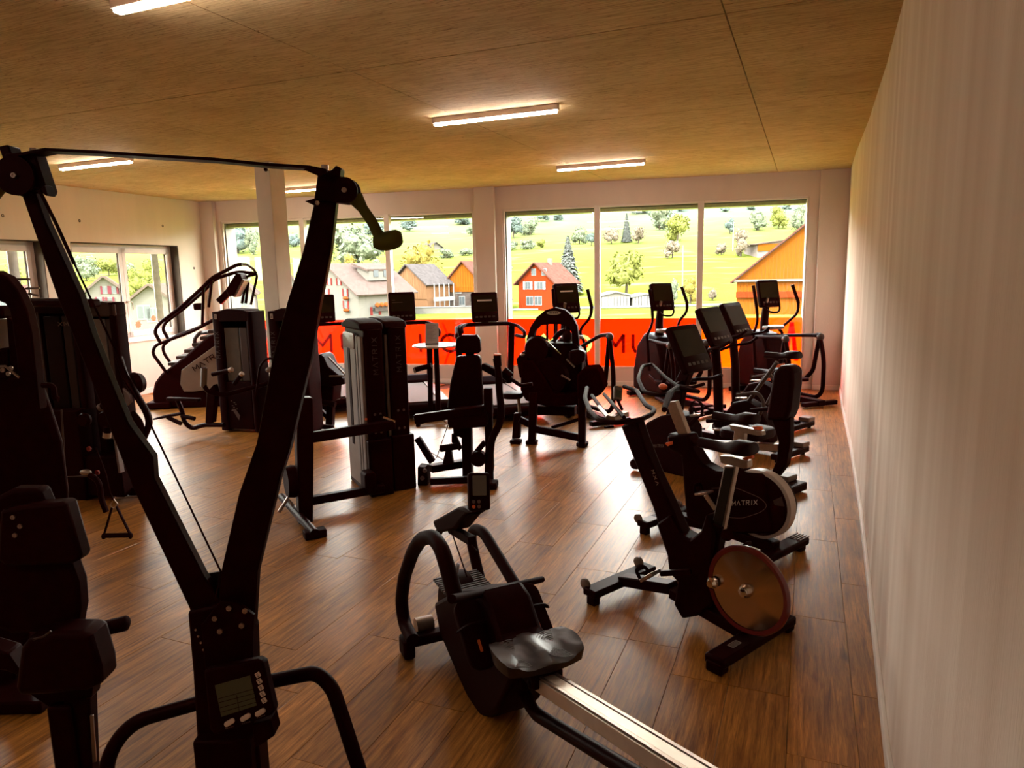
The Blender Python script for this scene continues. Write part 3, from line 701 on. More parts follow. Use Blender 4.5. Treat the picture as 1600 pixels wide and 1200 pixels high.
q = MB(); q.box((h.cx + (h.x1 - h.cx) * .50, 7.5, (h.ze + h.zp) / 2 + 2.0), (4.6, 7.2, .35), RY(radians(16))); h.child(q, 'dormer_roof', RPK)
for yy in (6.2, 8.8):
    q = MB(); q.box((h.cx + (h.x1 - h.cx) * .55 + 1.75, yy, (h.ze + h.zp) / 2 + .7), (.12, 1.2, 1.3)); q.build('pane', HGL, dm)
for px, py in ((540, 466), (541, 485)):
    c = h.P(1, -.4, px, py); q = MB(); q.ball((c.x, -.4, c.z), (.9, .35, .35), seg=8, rings=5); h.child(q, 'flower_box_bloom', FLW)
h = house('barn', 'honey timber barn with grey tiled roof and white-framed windows behind the lane', 614, 668, 486, 443, 414, radians(-36), 7.5, HWD, RGR,
      [(634, 432, 1.5, 1.6), (618, 454, 1.2, 1.7), (635, 454, 1.3, 1.7), (651, 454, 1.3, 1.7)], roof_over=.9, boards=(16, 2.6, HWD))
q = MB()
for k in range(5): q.box((h.x1 + 1.7, .6 + k * 1.6, h.ze / 2 - .4), (.18, .18, h.ze + .6))
h.child(q, 'gallery_posts', HFR)
q = MB(); q.box((h.x1 + 1.7, 3.8, h.ze * .42), (.12, 7, .9)); h.child(q, 'gallery_railing', HFR)
h = house('barn', 'smaller honey timber barn with red-tiled roof beside the middle pillar', 699, 752, 479, 440, 409, radians(-20), 10, HGR, RRD,
      [(727, 430, 1.9, 1.6), (716, 452, 1.6, 2.0), (722, 470, 1.5, 2.2)], roof_over=.9, boards=(14, h.ze * .55, HOR))
h = house('house', 'large chalet with orange boarded gable above white storeys at the right-hand end', 1150, 1385, 492, 434, 344, radians(-24), 16, HPK, RRD,
      [(1222, 426, 2.4, 2.0), (1255, 425, 2.4, 2.0), (1175, 474, 1.5, 1.9), (1228, 449, 2.6, 1.9), (1252, 449, 2.2, 1.9), (1237, 478, 2.8, 2.2), (1195, 447, 2.2, 1.4)], roof_over=1.3, boards=(40, 0, HOR))
zf = h.P(1, 0, 1200, 434).z
for ch in [c for c in h.o.children if c.name.startswith('board')]:
    pass
q = MB(); zz = h.P(1, 0, 1200, 460).z; q.box(((h.x0 + h.x1) / 2, -.5, zz), (h.x1 - h.x0, 1.0, 1.1)); h.child(q, 'balcony_front', HRD)
q = MB(); zz = h.P(1, 0, 1200, 438).z; q.box(((h.x0 + h.x1) / 2, -.5, zz), (h.x1 - h.x0 + 1, 1.3, .4)); h.child(q, 'eave_beam', HWH)
h = house('farmhouse', 'low pinkish farm building up on the slope above the orange chalet', 1183, 1262, 402, 381, 376, 0, 14, HPK, RPK, [(1195, 391, 2, 1.6), (1208, 391, 2, 1.6), (1222, 391, 2, 1.6), (1236, 391, 2, 1.6)], roof_over=1.2)
q = MB(); zz = h.P(1, 0, 1220, 386).z; q.box(((h.x0 + h.x1) / 2, -.3, zz), (h.x1 - h.x0, .5, 2.4)); h.child(q, 'timber_upper_wall', HOR)
h = house('farmhouse', 'tiny grey-roofed farmhouse on the hillside meadow above the autumn tree', 672, 690, 392, 386, 379, .5, 10, HWH, RGR, [], roof_over=1.)
for lab, pl, pr, pb, pe, pk, wm in (('white slatted garden shed behind the lane', 940, 984, 481, 462, 457, HWH), ('low white shed to the right of the slatted garden shed', 988, 1030, 480, 464, 460, HWH), ('small dark lean-to left of the red house', 783, 800, 488, 468, 457, HGR)):
    h = house('shed', lab, pl, pr, pb, pe, pk, .05, 5, wm, HFR if wm is HWH else RPK, [], roof_over=.4)
    if wm is HWH:
        for i in range(9): q = MB(); q.box((h.x0 + (i + .5) * (h.x1 - h.x0) / 9, -.1, 1.), ((h.x1 - h.x0) / 9 - .12, .12, 2.6)); h.child(q, 'slat', HFR)
h = house('house', 'white house with pink roof seen through the left casement, magenta shutters', 140, 198, 512, 455, 433, radians(28), 16, HWH, RPK,
      [(164, 453, .55, 1.0, SHM), (178, 453, .55, 1.0, SHM), (156, 471, .55, 1.1, SHM), (172, 471, .55, 1.1, SHM), (173, 488, .8, 1.1)], roof_over=.8, dist=95)
h = house('house', 'house with broad pinkish roof seen through the right half of the casement window', 208, 275, 520, 470, 446, radians(10), 12, HWH, RPK, [(225, 488, 1.6, 1.8), (240, 492, 1.6, 1.8)], roof_over=.8, dist=88)
h = house('house', 'red-roofed house in the leftmost window strip behind the cross-bar', -30, 30, 500, 470, 448, .2, 12, HWH, RRD, [(10, 480, 1.4, 1.6)], dist=90)
h = house('house', 'pale house with grey-pink roof between the stair climber rails and the column', 372, 400, 500, 458, 444, .3, 12, HPK, RPK, [(380, 470, 1.2, 1.5)], dist=105)
h = house('house', 'pale gabled house just right of the white column', 440, 476, 500, 460, 430, .3, 12, HWH, RPK, [(452, 470, 1.2, 1.5), (462, 470, 1.2, 1.5)], dist=112)
q = MB()   # pale hedge wall along the lane and a pole
t = Thing('garden_wall', 'long low pale garden wall along the lane in front of the barns', 'wall', hit(660, 491), radians(-3)); q.box((0, 0, .6), (26, .4, 1.6)); t.child(q, 'wall_body', HWH); q = MB(); q.box((0, 0, 1.5), (26.4, .7, .15)); t.child(q, 'coping', HFR)
for px, py, top, lab in ((1066, 462, 385, 'slim pale flagpole in front of the meadow behind the second elliptical'), (1043 + 102, 392, 348, 'slim pale mast on the hillside among the trees')):
    p = hit(px, py); t = Thing('pole', lab, 'pole', p, 0); z1 = t.P(1, 0, px, top).z; q = MB(); q.cyl((0, 0, -.5), (0, 0, z1), .12 * p.y / 130, .07 * p.y / 130, 8); t.child(q, 'shaft', HFR); q = MB(); q.ball((0, 0, z1), .14 * p.y / 130, seg=8, rings=5); t.child(q, 'finial', HFR)

# ---- trees
def leafmat(name, c, c2): return mat(name, tuple(x * .72 for x in c), 1., 0, 0, 1.6, spec=0, col2=tuple(x * 1.15 for x in c2))
LEAF = {'y': leafmat('autumn_yellow_leaves', (.072, .052, .010), (.105, .082, .022)), 'g': leafmat('yellow_green_leaves', (.050, .056, .012), (.090, .092, .024)),
        's': leafmat('silvery_green_leaves', (.042, .052, .032), (.074, .082, .052)), 'b': leafmat('hazed_distant_leaves', (.030, .042, .038), (.056, .068, .058)),  # distant leaves greyed towards blue, haze put into their colour
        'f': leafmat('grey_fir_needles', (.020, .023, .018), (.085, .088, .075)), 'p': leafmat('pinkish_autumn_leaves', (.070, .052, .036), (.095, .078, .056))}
BARK = mat('tree_bark', (.035, .028, .02), .9, 0, .2, 1)
LAB = {'y': 'autumn yellow tree', 'g': 'yellow-green tree', 's': 'silvery green tree', 'b': 'blue-grey tree', 'f': 'grey fir', 'p': 'pinkish autumn tree'}
def crown(rr, H, W_, kind, n):
    q = MB()
    if kind == 'f':
        for i in range(n * 3):
            h = rr.random() ** 1.2; a = rr.random() * 6.28; r0 = W_ * (1 - h) * (.45 + .65 * rr.random()) + .05 * W_; p = V((cos(a) * r0, sin(a) * r0, H * (.06 + .94 * h)))
            d = V((cos(a), sin(a), -.5)); s_ = V((-sin(a), cos(a), 0)); L = H * .055 * (1.15 - h * .7)
            q.add([p - d * L * 1.6, p + s_ * L * .7, p + d * L, p - s_ * L * .7], [(0, 1, 2, 3)])
        q.lathe([(W_ * .25, H * .1), (W_ * .15, H * .4), (W_ * .05, H * .75), (.01, H * .95)], (0, 0, 0), Z3, 10)
    else:
        blobs = []
        for i in range(9):
            a = rr.random() * 6.28; e = rr.random(); blobs.append((V((cos(a) * W_ * .55 * (1 - .4 * e), sin(a) * W_ * .55 * (1 - .4 * e), H * (.2 + .6 * e))), W_ * (.38 + .2 * rr.random())))
        blobs.append((V((0, 0, H * .55)), W_ * .7))
        for c, r in blobs:
            q.ball(c, (r * .68, r * .68, r * .68 * H / (W_ * 2.2)), seg=8, rings=6)
        for i in range(n):
            c, r = blobs[rr.randrange(len(blobs))]; d = V((rr.gauss(0, 1), rr.gauss(0, 1), rr.gauss(0, 1))).normalized(); p = c + V((d.x * r, d.y * r, d.z * r * H / (W_ * 2.2))) * (.62 + .5 * rr.random())
            u = V((rr.gauss(0, 1), rr.gauss(0, 1), rr.gauss(0, 1))).normalized(); w = d.cross(u).normalized(); L = W_ * (.05 + .07 * rr.random())
            q.add([p - u * L, p + w * L * .7, p + u * L, p - w * L * .7], [(0, 1, 2, 3)])
    return q
seed = 0
def tree(px, base, top, hw, kind, where, n=900, name=None):
    global seed; seed += 1; rr = random.Random(seed)
    p = hit(px, base); t = Thing(name or {'f': 'fir_tree'}.get(kind, 'tree'), LAB[kind] + ' ' + where, 'tree', p, 0)
    H = t.P(1, 0, px, top).z; Wd = hw / FPX * (p - EYE).dot(_F)
    crown(rr, H, Wd, kind, n).build('crown', LEAF[kind], t); q = MB(); q.tube([(0, 0, -1), (.05 * Wd, 0, H * .3), (0, 0, H * .7)], [H * .035, H * .03, H * .01], 7); t.child(q, 'trunk', BARK)
    return t
T_ = [(888, 462, 370, 21, 'f', 'behind the red house roof'), (978, 462, 390, 33, 'g', 'the broad one behind the white sheds'), (1058, 378, 333, 23, 'g', 'standing rounded on the meadow left of the third mullion'),
 (1030, 360, 318, 22, 's', 'high on the slope above the rounded tree'), (1050, 404, 374, 15, 'p', 'small, with its shadow on the meadow below the rounded tree'), (1157, 402, 352, 15, 'p', 'left of the low pinkish farm building'),
 (1127, 400, 378, 11, 'p', 'small, beside the gravel heap left of the farm'), (1184, 362, 326, 15, 's', 'in the row above the farm, its left end'), (1216, 358, 318, 15, 'g', 'in the row above the farm, its middle'), (1247, 362, 318, 15, 's', 'in the row above the farm, its right end'),
 (1140, 366, 340, 10, 'b', 'near the pale mast on the hillside'), (1078, 476, 430, 13, 'y', 'low, right of the flagpole'), (1052, 476, 432, 10, 's', 'low, left of the flagpole'), (1113, 470, 448, 9, 'p', 'shrubby, at the edge of the meadow left of the chalet'),
 (905, 382, 352, 14, 's', 'above the fir tip'), (924, 384, 358, 10, 'b', 'next to the second window mullion'), (955, 382, 352, 14, 'p', 'in the hedge row right of the second mullion'), (979, 380, 334, 7, 'f', 'slender, in the hedge row on the meadow'), (998, 382, 350, 13, 'p', 'right end of the hedge row'),
 (802, 372, 334, 17, 'b', 'high on the left slope by the window jamb'), (828, 368, 336, 17, 's', 'high on the left slope, second from the jamb'), (848, 346, 330, 12, 'b', 'far up, above the sloping meadow'), (872, 345, 333, 8, 'b', 'far up, at the meadow corner'), (795, 425, 405, 7, 's', 'small, left of the red house'),
 (800, 392, 376, 12, 's', 'clipped low in the hedge line above the red house'), (825, 390, 374, 14, 's', 'middle of the hedge line above the red house'), (845, 388, 374, 9, 'g', 'right end of the hedge line above the red house'), 
 (655, 450, 374, 37, 'y', 'the great one behind the honey timber barn'), (692, 458, 418, 16, 'y', 'between the two timber barns'), (722, 352, 338, 14, 'b', 'on the far slope above the barns'), (735, 368, 350, 8, 's', 'bright bush beside the middle pillar'), (697, 404, 388, 13, 's', 'left part of the long hedge on the meadow'), (730, 400, 386, 13, 's', 'right part of the long hedge on the meadow'),
 (640, 362, 340, 16, 'b', 'in the distant wood right of the ski trainer handle'), (560, 420, 345, 46, 's', 'the largest one above the white shuttered house'), (505, 420, 358, 20, 'g', 'left of the largest one, behind the ski trainer arm'), (548, 428, 396, 12, 'y', 'small bright one above the white house ridge'), (595, 446, 402, 16, 's', 'right of the white shuttered house'), (585, 372, 344, 22, 'b', 'in the distant wood beyond the largest one'),
 (372, 396, 346, 24, 'b', 'filling the leftmost window pane'), (396, 398, 350, 14, 's', 'beside the column in the leftmost pane'), (458, 386, 360, 14, 'b', 'in the gap right of the column'), (385, 440, 416, 14, 'p', 'low, above the pale house left of the column'),
 (216, 470, 418, 16, 'g', 'in the right half of the casement view'), (236, 460, 402, 20, 'g', 'tallest in the right half of the casement view'), (135, 440, 400, 22, 's', 'above the pink roof in the casement view'), (170, 432, 398, 22, 'g', 'beside the casement meeting rails'), (20, 455, 405, 18, 'g', 'in the leftmost window strip'), (200, 440, 404, 16, 's', 'behind the casement meeting rails')]
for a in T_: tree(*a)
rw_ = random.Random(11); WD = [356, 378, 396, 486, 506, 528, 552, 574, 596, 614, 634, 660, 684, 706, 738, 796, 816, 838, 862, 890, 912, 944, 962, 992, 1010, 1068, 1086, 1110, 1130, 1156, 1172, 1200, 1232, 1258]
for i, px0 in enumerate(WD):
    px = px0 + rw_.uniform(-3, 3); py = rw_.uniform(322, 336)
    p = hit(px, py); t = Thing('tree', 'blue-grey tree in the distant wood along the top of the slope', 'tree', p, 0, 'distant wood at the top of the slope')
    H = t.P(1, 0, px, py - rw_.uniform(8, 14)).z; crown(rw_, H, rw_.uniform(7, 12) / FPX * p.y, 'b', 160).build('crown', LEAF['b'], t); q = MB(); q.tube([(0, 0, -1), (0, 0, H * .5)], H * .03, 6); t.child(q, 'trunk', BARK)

EXTK = 1.3
for m in list(MATS.values()) + [bpy.data.materials['meadow_and_hazed_forest']]:
    if m.name in EXT0: continue
    if 'Principled BSDF' in m.node_tree.nodes and 'glass' not in m.name: m.node_tree.nodes['Principled BSDF'].inputs['Specular IOR Level'].default_value = 0
    for nd in m.node_tree.nodes:
        if nd.type == 'VALTORGB':
            for e in nd.color_ramp.elements: e.color = tuple(min(1, c * EXTK) for c in e.color[:3]) + (1,)
        elif nd.type == 'BSDF_PRINCIPLED' and not nd.inputs['Base Color'].is_linked: nd.inputs['Base Color'].default_value = tuple(min(1, c * EXTK) for c in nd.inputs['Base Color'].default_value[:3]) + (1,)
# ================================================================ MACHINE HELPERS
UV = {0: (Y3, Z3, X3), 1: (X3, Z3, Y3), 2: (X3, Y3, Z3)}
def p3(t, ax, off, q): return t.P(ax, q[2] if len(q) > 2 else off, q[0], q[1])
def poly(t, name, m, ax, off, pts, th, bevel=.006, **k):
    u, v, n = UV[ax]; O = V((0, 0, 0)); O[ax] = off
    q = MB(); q.prism([((p := t.P(ax, off, *a)).dot(u), p.dot(v)) for a in pts], O, u, v, n, th); return t.child(q, name, m, bevel=bevel, **k)
def pipe(t, name, m, ax, off, pts, r, smooth=.0, seg=10, r2=None, mb=None, **k):
    q = mb or MB(); q.tube([p3(t, ax, off, a) for a in pts], r, seg, smooth=smooth, r2=r2)
    return None if mb else t.child(q, name, m, **k)
def beam(t, name, m, ax, off, a, b, w, h, up=(0, 0, 1), bevel=.006, mb=None, **k):
    q = mb or MB(); q.bar(p3(t, ax, off, a), p3(t, ax, off, b), w, h, up); return None if mb else t.child(q, name, m, bevel=bevel, **k)
def bolts(t, ax, off, pts, r=.008, n=None, m=BLT, name='bolt', sgn=-1):
    for p in pts:
        c = p3(t, ax, off, p); q = MB(); d = UV[ax][2] * sgn; q.lathe([(0, 0), (r, 0), (r, r * .7), (r * .55, r * .7), (r * .5, r * .35), (0, r * .35)], c, d, 10); t.child(q, name, m)
def console(t, name, C, w, h, th, tilt, yaw=0, screen=SCR, line=None, label=None, r=.03, roll=0):
    """flat console facing local -y, leaning back by tilt, turned by yaw"""
    Rm = RZ(yaw) @ RX(-tilt) @ RY(radians(roll)); u = Rm @ X3; v = Rm @ Z3; n = Rm @ Y3; C = V(C)
    q = MB(); q.pad(rrect(w, h, r, 5), C, u, v, n, th, .004); co = t.child(q, name, PLA, label=label, sharp=50)
    q = MB(); q.prism(rrect(w * .86, h * .56, r * .4, 3, 0, h * .12), C - n * (th / 2 + .0005), u, v, n, .004); q.build('screen', screen, co, bevel=.001)
    if line:
        q = MB(); q.prism(rrect(w * .55, h * .05, .004, 2, 0, h * line), C - n * (th / 2 + .003), u, v, n, .003); q.build('badge', WHI, co)
    q = MB()
    for i in range(5): q.prism(rrect(w * .1, h * .06, .004, 2, (i - 2) * w * .16, -h * .33), C - n * (th / 2 + .001), u, v, n, .004)
    q.build('key_row', DGR, co)
    return co

# ================================================================ SKI TRAINER (foreground left)
sk = Thing('ski_trainer', 'large black Y-armed standing ski trainer in the left foreground, cables running down to its post', 'ski machine', (onz(370, 1198, .95).x, 1.75, 0), 0.)
sk.loc.x = -.70; sk.o.location = sk.loc
S = lambda *a, **k: poly(sk, *a, **k)
S('left_arm', BLK, 1, 0, [(38, 300), (60, 300), (76, 345), (130, 462), (148, 520), (180, 600), (205, 660), (243, 712), (245, 745), (322, 897), (352, 940), (352, 975), (303, 975), (300, 948), (212, 760), (150, 600), (97, 470)], .03, .004)
S('right_arm', BLK, 1, .0, [(494, 314), (528, 314), (519, 392), (503, 470), (488, 560), (455, 700), (440, 745), (405, 890), (400, 975), (345, 975), (345, 905), (376, 770), (404, 690), (428, 560), (452, 470), (476, 392)], .03, .004)
S('post', BLK, 1, .0, [(300, 948), (352, 936), (400, 975), (404, 1100), (414, 1205), (414, 1600), (318, 1600), (318, 1205), (308, 1040)], .06, .008)
pb = sk.P(1, 0, 318, 1205); pc = sk.P(1, 0, 414, 1205); zt = 0.45
q = MB(); q.box(((pb.x + pc.x) / 2, 0, .35), (.15, .13, .72)); sk.child(q, 'lower_post', BLK, bevel=.008)
q = MB(); q.box(((pb.x + pc.x) / 2, -.08, .02), (.62, 1.15, .03)); q.box(((pb.x + pc.x) / 2, -.08, .04), (.12, 1.15, .03)); sk.child(q, 'floor_stand', BLK, bevel=.01)
S('gusset_plate', mat('dark_brown_web_plate', (.045, .028, .018), .5, 0, .1, 20), 1, .03, [(318, 897), (356, 890), (385, 905), (380, 950), (345, 952)], .008, .001)
S('face_plate', BLK, 1, -.04, [(316, 975), (345, 938), (372, 940), (398, 960), (396, 1010), (398, 1045), (322, 1045)], .012, .002)
bolts(sk, 1, -.047, [(358, 950), (383, 954), (336, 966), (344, 986), (378, 977)], .0068)
bolts(sk, 1, -.032, [(306, 984), (310, 994), (314, 1004), (318, 1015), (322, 1030)], .003, name='rivet')
# head housings
S('left_head', BLK, 1, -.01, [(7, 231), (22, 228), (29, 247), (60, 241), (64, 244), (82, 298), (80, 306), (74, 302), (70, 296), (54, 298), (38, 301), (20, 300), (5, 290), (-8, 272), (-4, 262), (8, 252), (14, 250)], .045, .004)
S('right_head', BLK, 1, -.01, [(501, 268), (508, 266), (512, 267), (519, 269), (525, 264), (527, 260), (536, 264), (534, 279), (545, 283), (556, 293), (562, 303), (552, 311), (548, 315), (540, 319), (528, 318), (524, 316), (494, 314)], .045, .004)
for (a, nm) in (((538, 297), 'right_pulley'), ((22, 274), 'left_pulley')):
    c = sk.P(1, -.045, *a); q = MB(); r = .030 if a[0] > 100 else .045; q.lathe([(0, 0), (r, 0), (r, .008), (r * .7, .012), (r * .7, .03), (r, .035), (r, .045), (0, .045)], c, Y3, 24); sk.child(q, 'pulley_wheel', PLA)
    bolts(sk, 1, -.046, [a], .006)
S('cord_guide', BLK, 1, -.06, [(478, 315), (495, 310), (493, 322)], .02, .001); S('cord_guide', BLK, 1, -.06, [(60, 300), (70, 297), (76, 290), (81, 306), (78, 307), (72, 302)], .03, .001)
bolts(sk, 1, -.075, [(496, 317)], .005)
# crossbar: folded strip over the heads
q = MB(); top = [sk.P(1, -.02, *a) for a in ((20, 246), (46, 243), (80, 236), (160, 240), (250, 246), (340, 251), (420, 259), (487, 263), (500, 270))]
for a, b in zip(top, top[1:]): q.bar(a, b + (b - a).normalized() * .004, .05, .007)
sk.child(q, 'crossbar', BLK, bevel=.001)
S('crossbar_flange', BLK, 1, -.055, [(474, 265), (486, 259), (510, 264), (512, 270), (500, 276)], .006, .001)
for a in ((54, 240), (508, 266)): c = sk.P(1, -.02, *a); q = MB(); q.lathe([(0, 0), (.009, 0), (.009, .012), (0, .012)], c, Z3, 6); sk.child(q, 'bolt', BLT)
# handles
def ski_handle(pts_shaft, pts_grip, off):
    h = MB(); u, v, n = UV[1]
    L = [sk.P(1, off, *p) for p in pts_shaft]; rr = [hypot(a.x - b.x, a.z - b.z) / 2 for a, b in zip(L[::2], L[1::2])]; mid = [(a + b) / 2 for a, b in zip(L[::2], L[1::2])]
    h.tube(mid, rr, 16); ho = sk.child(h, 'handle', OLV)
    g = MB(); G = [sk.P(1, off, *p) for p in pts_grip]; g.tube(G, [.013, .0185, .0205, .021, .019, .012], 14, r2=1.1); g.build('grip', OLV, ho, sharp=60)
ski_handle([(546, 318), (564, 300), (560, 330), (574, 322), (575, 352), (588, 342), (584, 372), (600, 366), (585, 382), (606, 376)], [(584, 378), (592, 378), (602, 377), (612, 375), (622, 372), (628, 371)], -.02)
ski_handle([(-3, 282), (6, 300), (-14, 292), (-4, 312), (-24, 306), (-14, 324), (-34, 328), (-20, 334), (-42, 338), (-26, 344)], [(-20, 330), (-27, 334), (-36, 337), (-44, 338), (-52, 338), (-58, 336)], -.02)
# cords
q = MB(); q.tube([sk.P(1, -.075, *a) for a in ((62, 298), (88, 350), (116, 412))], .0045, 6); q.tube([sk.P(1, -.075, *a) for a in ((116, 412), (205, 600), (345, 893), (343, 915))], .0026, 6)
sk.child(q, 'drive_cord', RUB)
q = MB(); q.tube([sk.P(1, -.065, *a) for a in ((345, 893), (337, 935))], .0022, 6); q.tube([sk.P(1, .07, *a) for a in ((492, 322), (404, 700), (352, 890))], .0026, 6); sk.child(q, 'drive_cord', RUB)
# support hoop
q = MB(); q.tube([sk.P(1, o, x, y) for x, y, o in ((165, 1245, .02), (167, 1180, .03), (205, 1128, .05), (318, 1096, .09), (414, 1066, .09), (495, 1050, .06), (520, 1075, .05), (575, 1245, .02))], .020, 14, smooth=.06)
sk.child(q, 'support_hoop', BLK)
q = MB(); A = sk.P(1, .02, 165, 1245); B = sk.P(1, .02, 575, 1245)
for s_ in (A, B): q.tube([s_, (s_.x, s_.y, .05)], .020, 12)
sk.child(q, 'hoop_leg', BLK)
# monitor
mO = sk.P(1, -.13, 375, 1085); ang = radians(13)
mu = RY(-ang) @ X3; mv = RX(radians(-12)) @ (RY(-ang) @ Z3); mn = mu.cross(mv) * -1
def mp(px, py):   # on the monitor face
    w = onplane(px, py, sk.loc + mO, mn); d = sk.L(w) - mO; return (d.dot(mu), d.dot(mv))
q = MB(); q.prism([mp(*a) for a in ((318, 1048), (402, 1030), (411, 1034), (428, 1110), (424, 1118), (335, 1150), (327, 1140))], mO, mu, mv, -mn if mn.y < 0 else mn, .035, center=False); mo_ = sk.child(q, 'monitor', PLA, bevel=.006)
fn = mn if mn.y < 0 else -mn
def face(pts, t_, m_, nm, bev=0, parent=None): q = MB(); q.prism([mp(*a) for a in pts], mO, mu, mv, fn, t_, center=False); return q.build(nm, m_, parent or mo_, bevel=bev)
face(((336, 1071), (391, 1055), (401, 1102), (346, 1120)), .0012, mat('lcd_off_olive', (.052, .046, .012), .35, 0, .08, 10), 'lcd')
for a, b in (((341, 1092), (397, 1076)), ((342, 1098), (398, 1083)), ((344, 1106), (399, 1090)), ((345, 1113), (400, 1097)), ((370, 1086), (374, 1110))):
    A = V(mp(*a)); B = V(mp(*b)); d = (B - A).normalized(); w_ = V((-d.y, d.x)) * .0006
    q = MB(); q.prism([A - w_, B - w_, B + w_, A + w_], mO, mu, mv, fn, .0016, center=False); q.build('lcd_line', PLA, mo_)
for c, lab in (((359, 1128.5), 0), ((384, 1120.5), 0), ((407, 1112.5), 0)):
    A = V(mp(*c)); q = MB(); q.pad([(A.x + x * cos(.3) - y * sin(.3), A.y + x * sin(.3) + y * cos(.3)) for x, y in rrect(.0285, .0125, .006, 5)], mO + fn * .002, mu, mv, fn, .006, .001); q.build('push_button', mat('cream_button', (.62, .46, .34), .5, 0, .05, 40), mo_)
for i in range(5):
    A = V(mp(403.2 + i * 2.4, 1054 + i * 10)); q = MB(); q.prism([(A.x + x * cos(.3) - y * sin(.3), A.y + x * sin(.3) + y * cos(.3)) for x, y in rrect(.012, .012, .001, 1)], mO, mu, mv, fn, .002, center=False); io = q.build('icon_key', mat('cream_button', (.62, .46, .34)), mo_)
    q = MB()
    for k in range(3): q.prism([(A.x + x * cos(.3) - y * sin(.3), A.y + x * sin(.3) + y * cos(.3)) for x, y in rrect(.006 - .0015 * ((i + k) % 3), .0014, .0002, 1, 0, (k - 1) * .003)], mO, mu, mv, fn, .0025, center=False)
    q.build('icon', PLA, io)
for (a, b) in (((352, 1139), (366, 1134.5)), ((378, 1131), (392, 1127)), ((401, 1122), (415, 1117))):
    A = V(mp(*a)); B = V(mp(*b)); q = MB(); n_ = 5
    for k in range(n_):
        P0 = A.lerp(B, k / n_); P1 = A.lerp(B, (k + .6) / n_); d = V((0, .0012)); q.prism([P0 - d, P1 - d, P1 + d, P0 + d], mO, mu, mv, fn, .0006, center=False)
    q.build('button_caption', DIM, mo_)
S('phone_cradle', PLA, 1, -.1, [(400, 1122), (428, 1115), (434, 1140), (412, 1155), (402, 1158)], .05, .003)

# ================================================================ ROWER (centre foreground)
ro = Thing('rowing_machine', 'rowing machine in the middle foreground with silver rail, moulded seat and twin-arched legs', 'rowing machine', (-.345, 3.47, 0), radians(114))
for sy, pts in ((.24, [(645, 1000), (632, 975), (627, 940), (632, 900), (645, 862), (658, 842), (676, 838), (690, 856), (700, 890), (712, 935)]), (-.24, [(752, 912), (744, 880), (735, 838), (742, 825), (756, 832), (780, 872), (812, 925), (834, 975)])):
    q = MB(); q.tube([ro.P(1, sy, *a) for a in pts], .033 if sy > 0 else .030, 12, smooth=.05, r2=1.); ro.child(q, 'arched_leg', PLA)
q = MB(); a = ro.P(1, .33, 648, 985); q.bar((-.04, -.27, .075), (-.04, .28, .075), .08, .05); q.box((-.04, .25, .05), (.11, .06, .10)); q.box((-.04, -.25, .05), (.11, .06, .10)); ro.child(q, 'front_foot', PLA, bevel=.015)
for yy in (.14,):
    q = MB(); q.cyl((.02, yy - .045, .115), (.02, yy + .045, .115), .04); ro.child(q, 'transport_roller', SIL)
q = MB(); q.lathe([(0, -.07), (.17, -.07), (.21, -.04), (.21, .04), (.17, .07), (0, .07)], ro.P(1, 0, 722, 958), Y3, 32); ro.child(q, 'flywheel_cage', PLA, bevel=.004)
c0 = ro.P(1, 0, 722, 958); q = MB()
for i in range(9): q.bar(c0 + V((-.14 + i * .022, -.10, .19)), c0 + V((-.14 + i * .022, .13, .185)), .008, .012)
ro.child(q, 'vent_grille', DGR)
q = MB(); q.lathe([(0, 0), (.055, 0), (.055, .012), (0, .012)], ro.P(1, .04, 713, 898), V((.4, 1, .4)), 24); ro.child(q, 'idler_disc', mat('dusty_grey_plastic', (.10, .075, .062), .6, 0, .1, 30))
poly(ro, 'gear_housing', PLA, 1, 0, [(706, 936), (740, 918), (784, 916), (796, 935), (812, 985), (840, 1020), (838, 1050), (812, 1100), (798, 1112), (782, 1110), (768, 1096), (748, 1055), (716, 985)], .20, .02, seg=3)
for _c in ((834, 978),): q = MB(); q.ball(ro.P(1, -.15, *_c), (.07, .06, .05)); ro.child(q, 'heel_cup', PLA)

for sy in (-.15, .15):
    c = ro.P(1, sy, 742 if sy > 0 else 834, 990 if sy > 0 else 962); Rm = RY(radians(-40))
    q = MB(); q.pad(rrect(.30, .12, .05, 5), c, Rm @ X3, Y3, Rm @ Z3, .035, .004); fo = ro.child(q, 'footplate', PLA)
    q = MB(); q.tube([c + Rm @ V((.02, -.07, .01)), c + Rm @ V((.02, -.04, .06)), c + Rm @ V((.02, .04, .06)), c + Rm @ V((.02, .07, .01))], .012, 8, smooth=.03, r2=.4); q.build('foot_strap', RUB, fo)
    q = MB(); q.prism(rrect(.05, .012, .003, 2, -.04, 0), c + Rm @ V((-.02, 0, .0185)), Rm @ X3, Y3, Rm @ Z3, .002); q.build('size_mark', ORG, fo)
q = MB(); q.tube([ro.P(1, .33, 706, 936), ro.P(1, .12, 745, 929), ro.P(1, -.1, 800, 916), ro.P(1, -.33, 847, 905)], [.017, .017, .017, .015], 12); ro.child(q, 'pull_handle', RUB)
q = MB(); q.bar(ro.P(1, .10, 728, 945), ro.P(1, -.10, 792, 930), .10, .05); ro.child(q, 'handle_rest', PLA, bevel=.01)
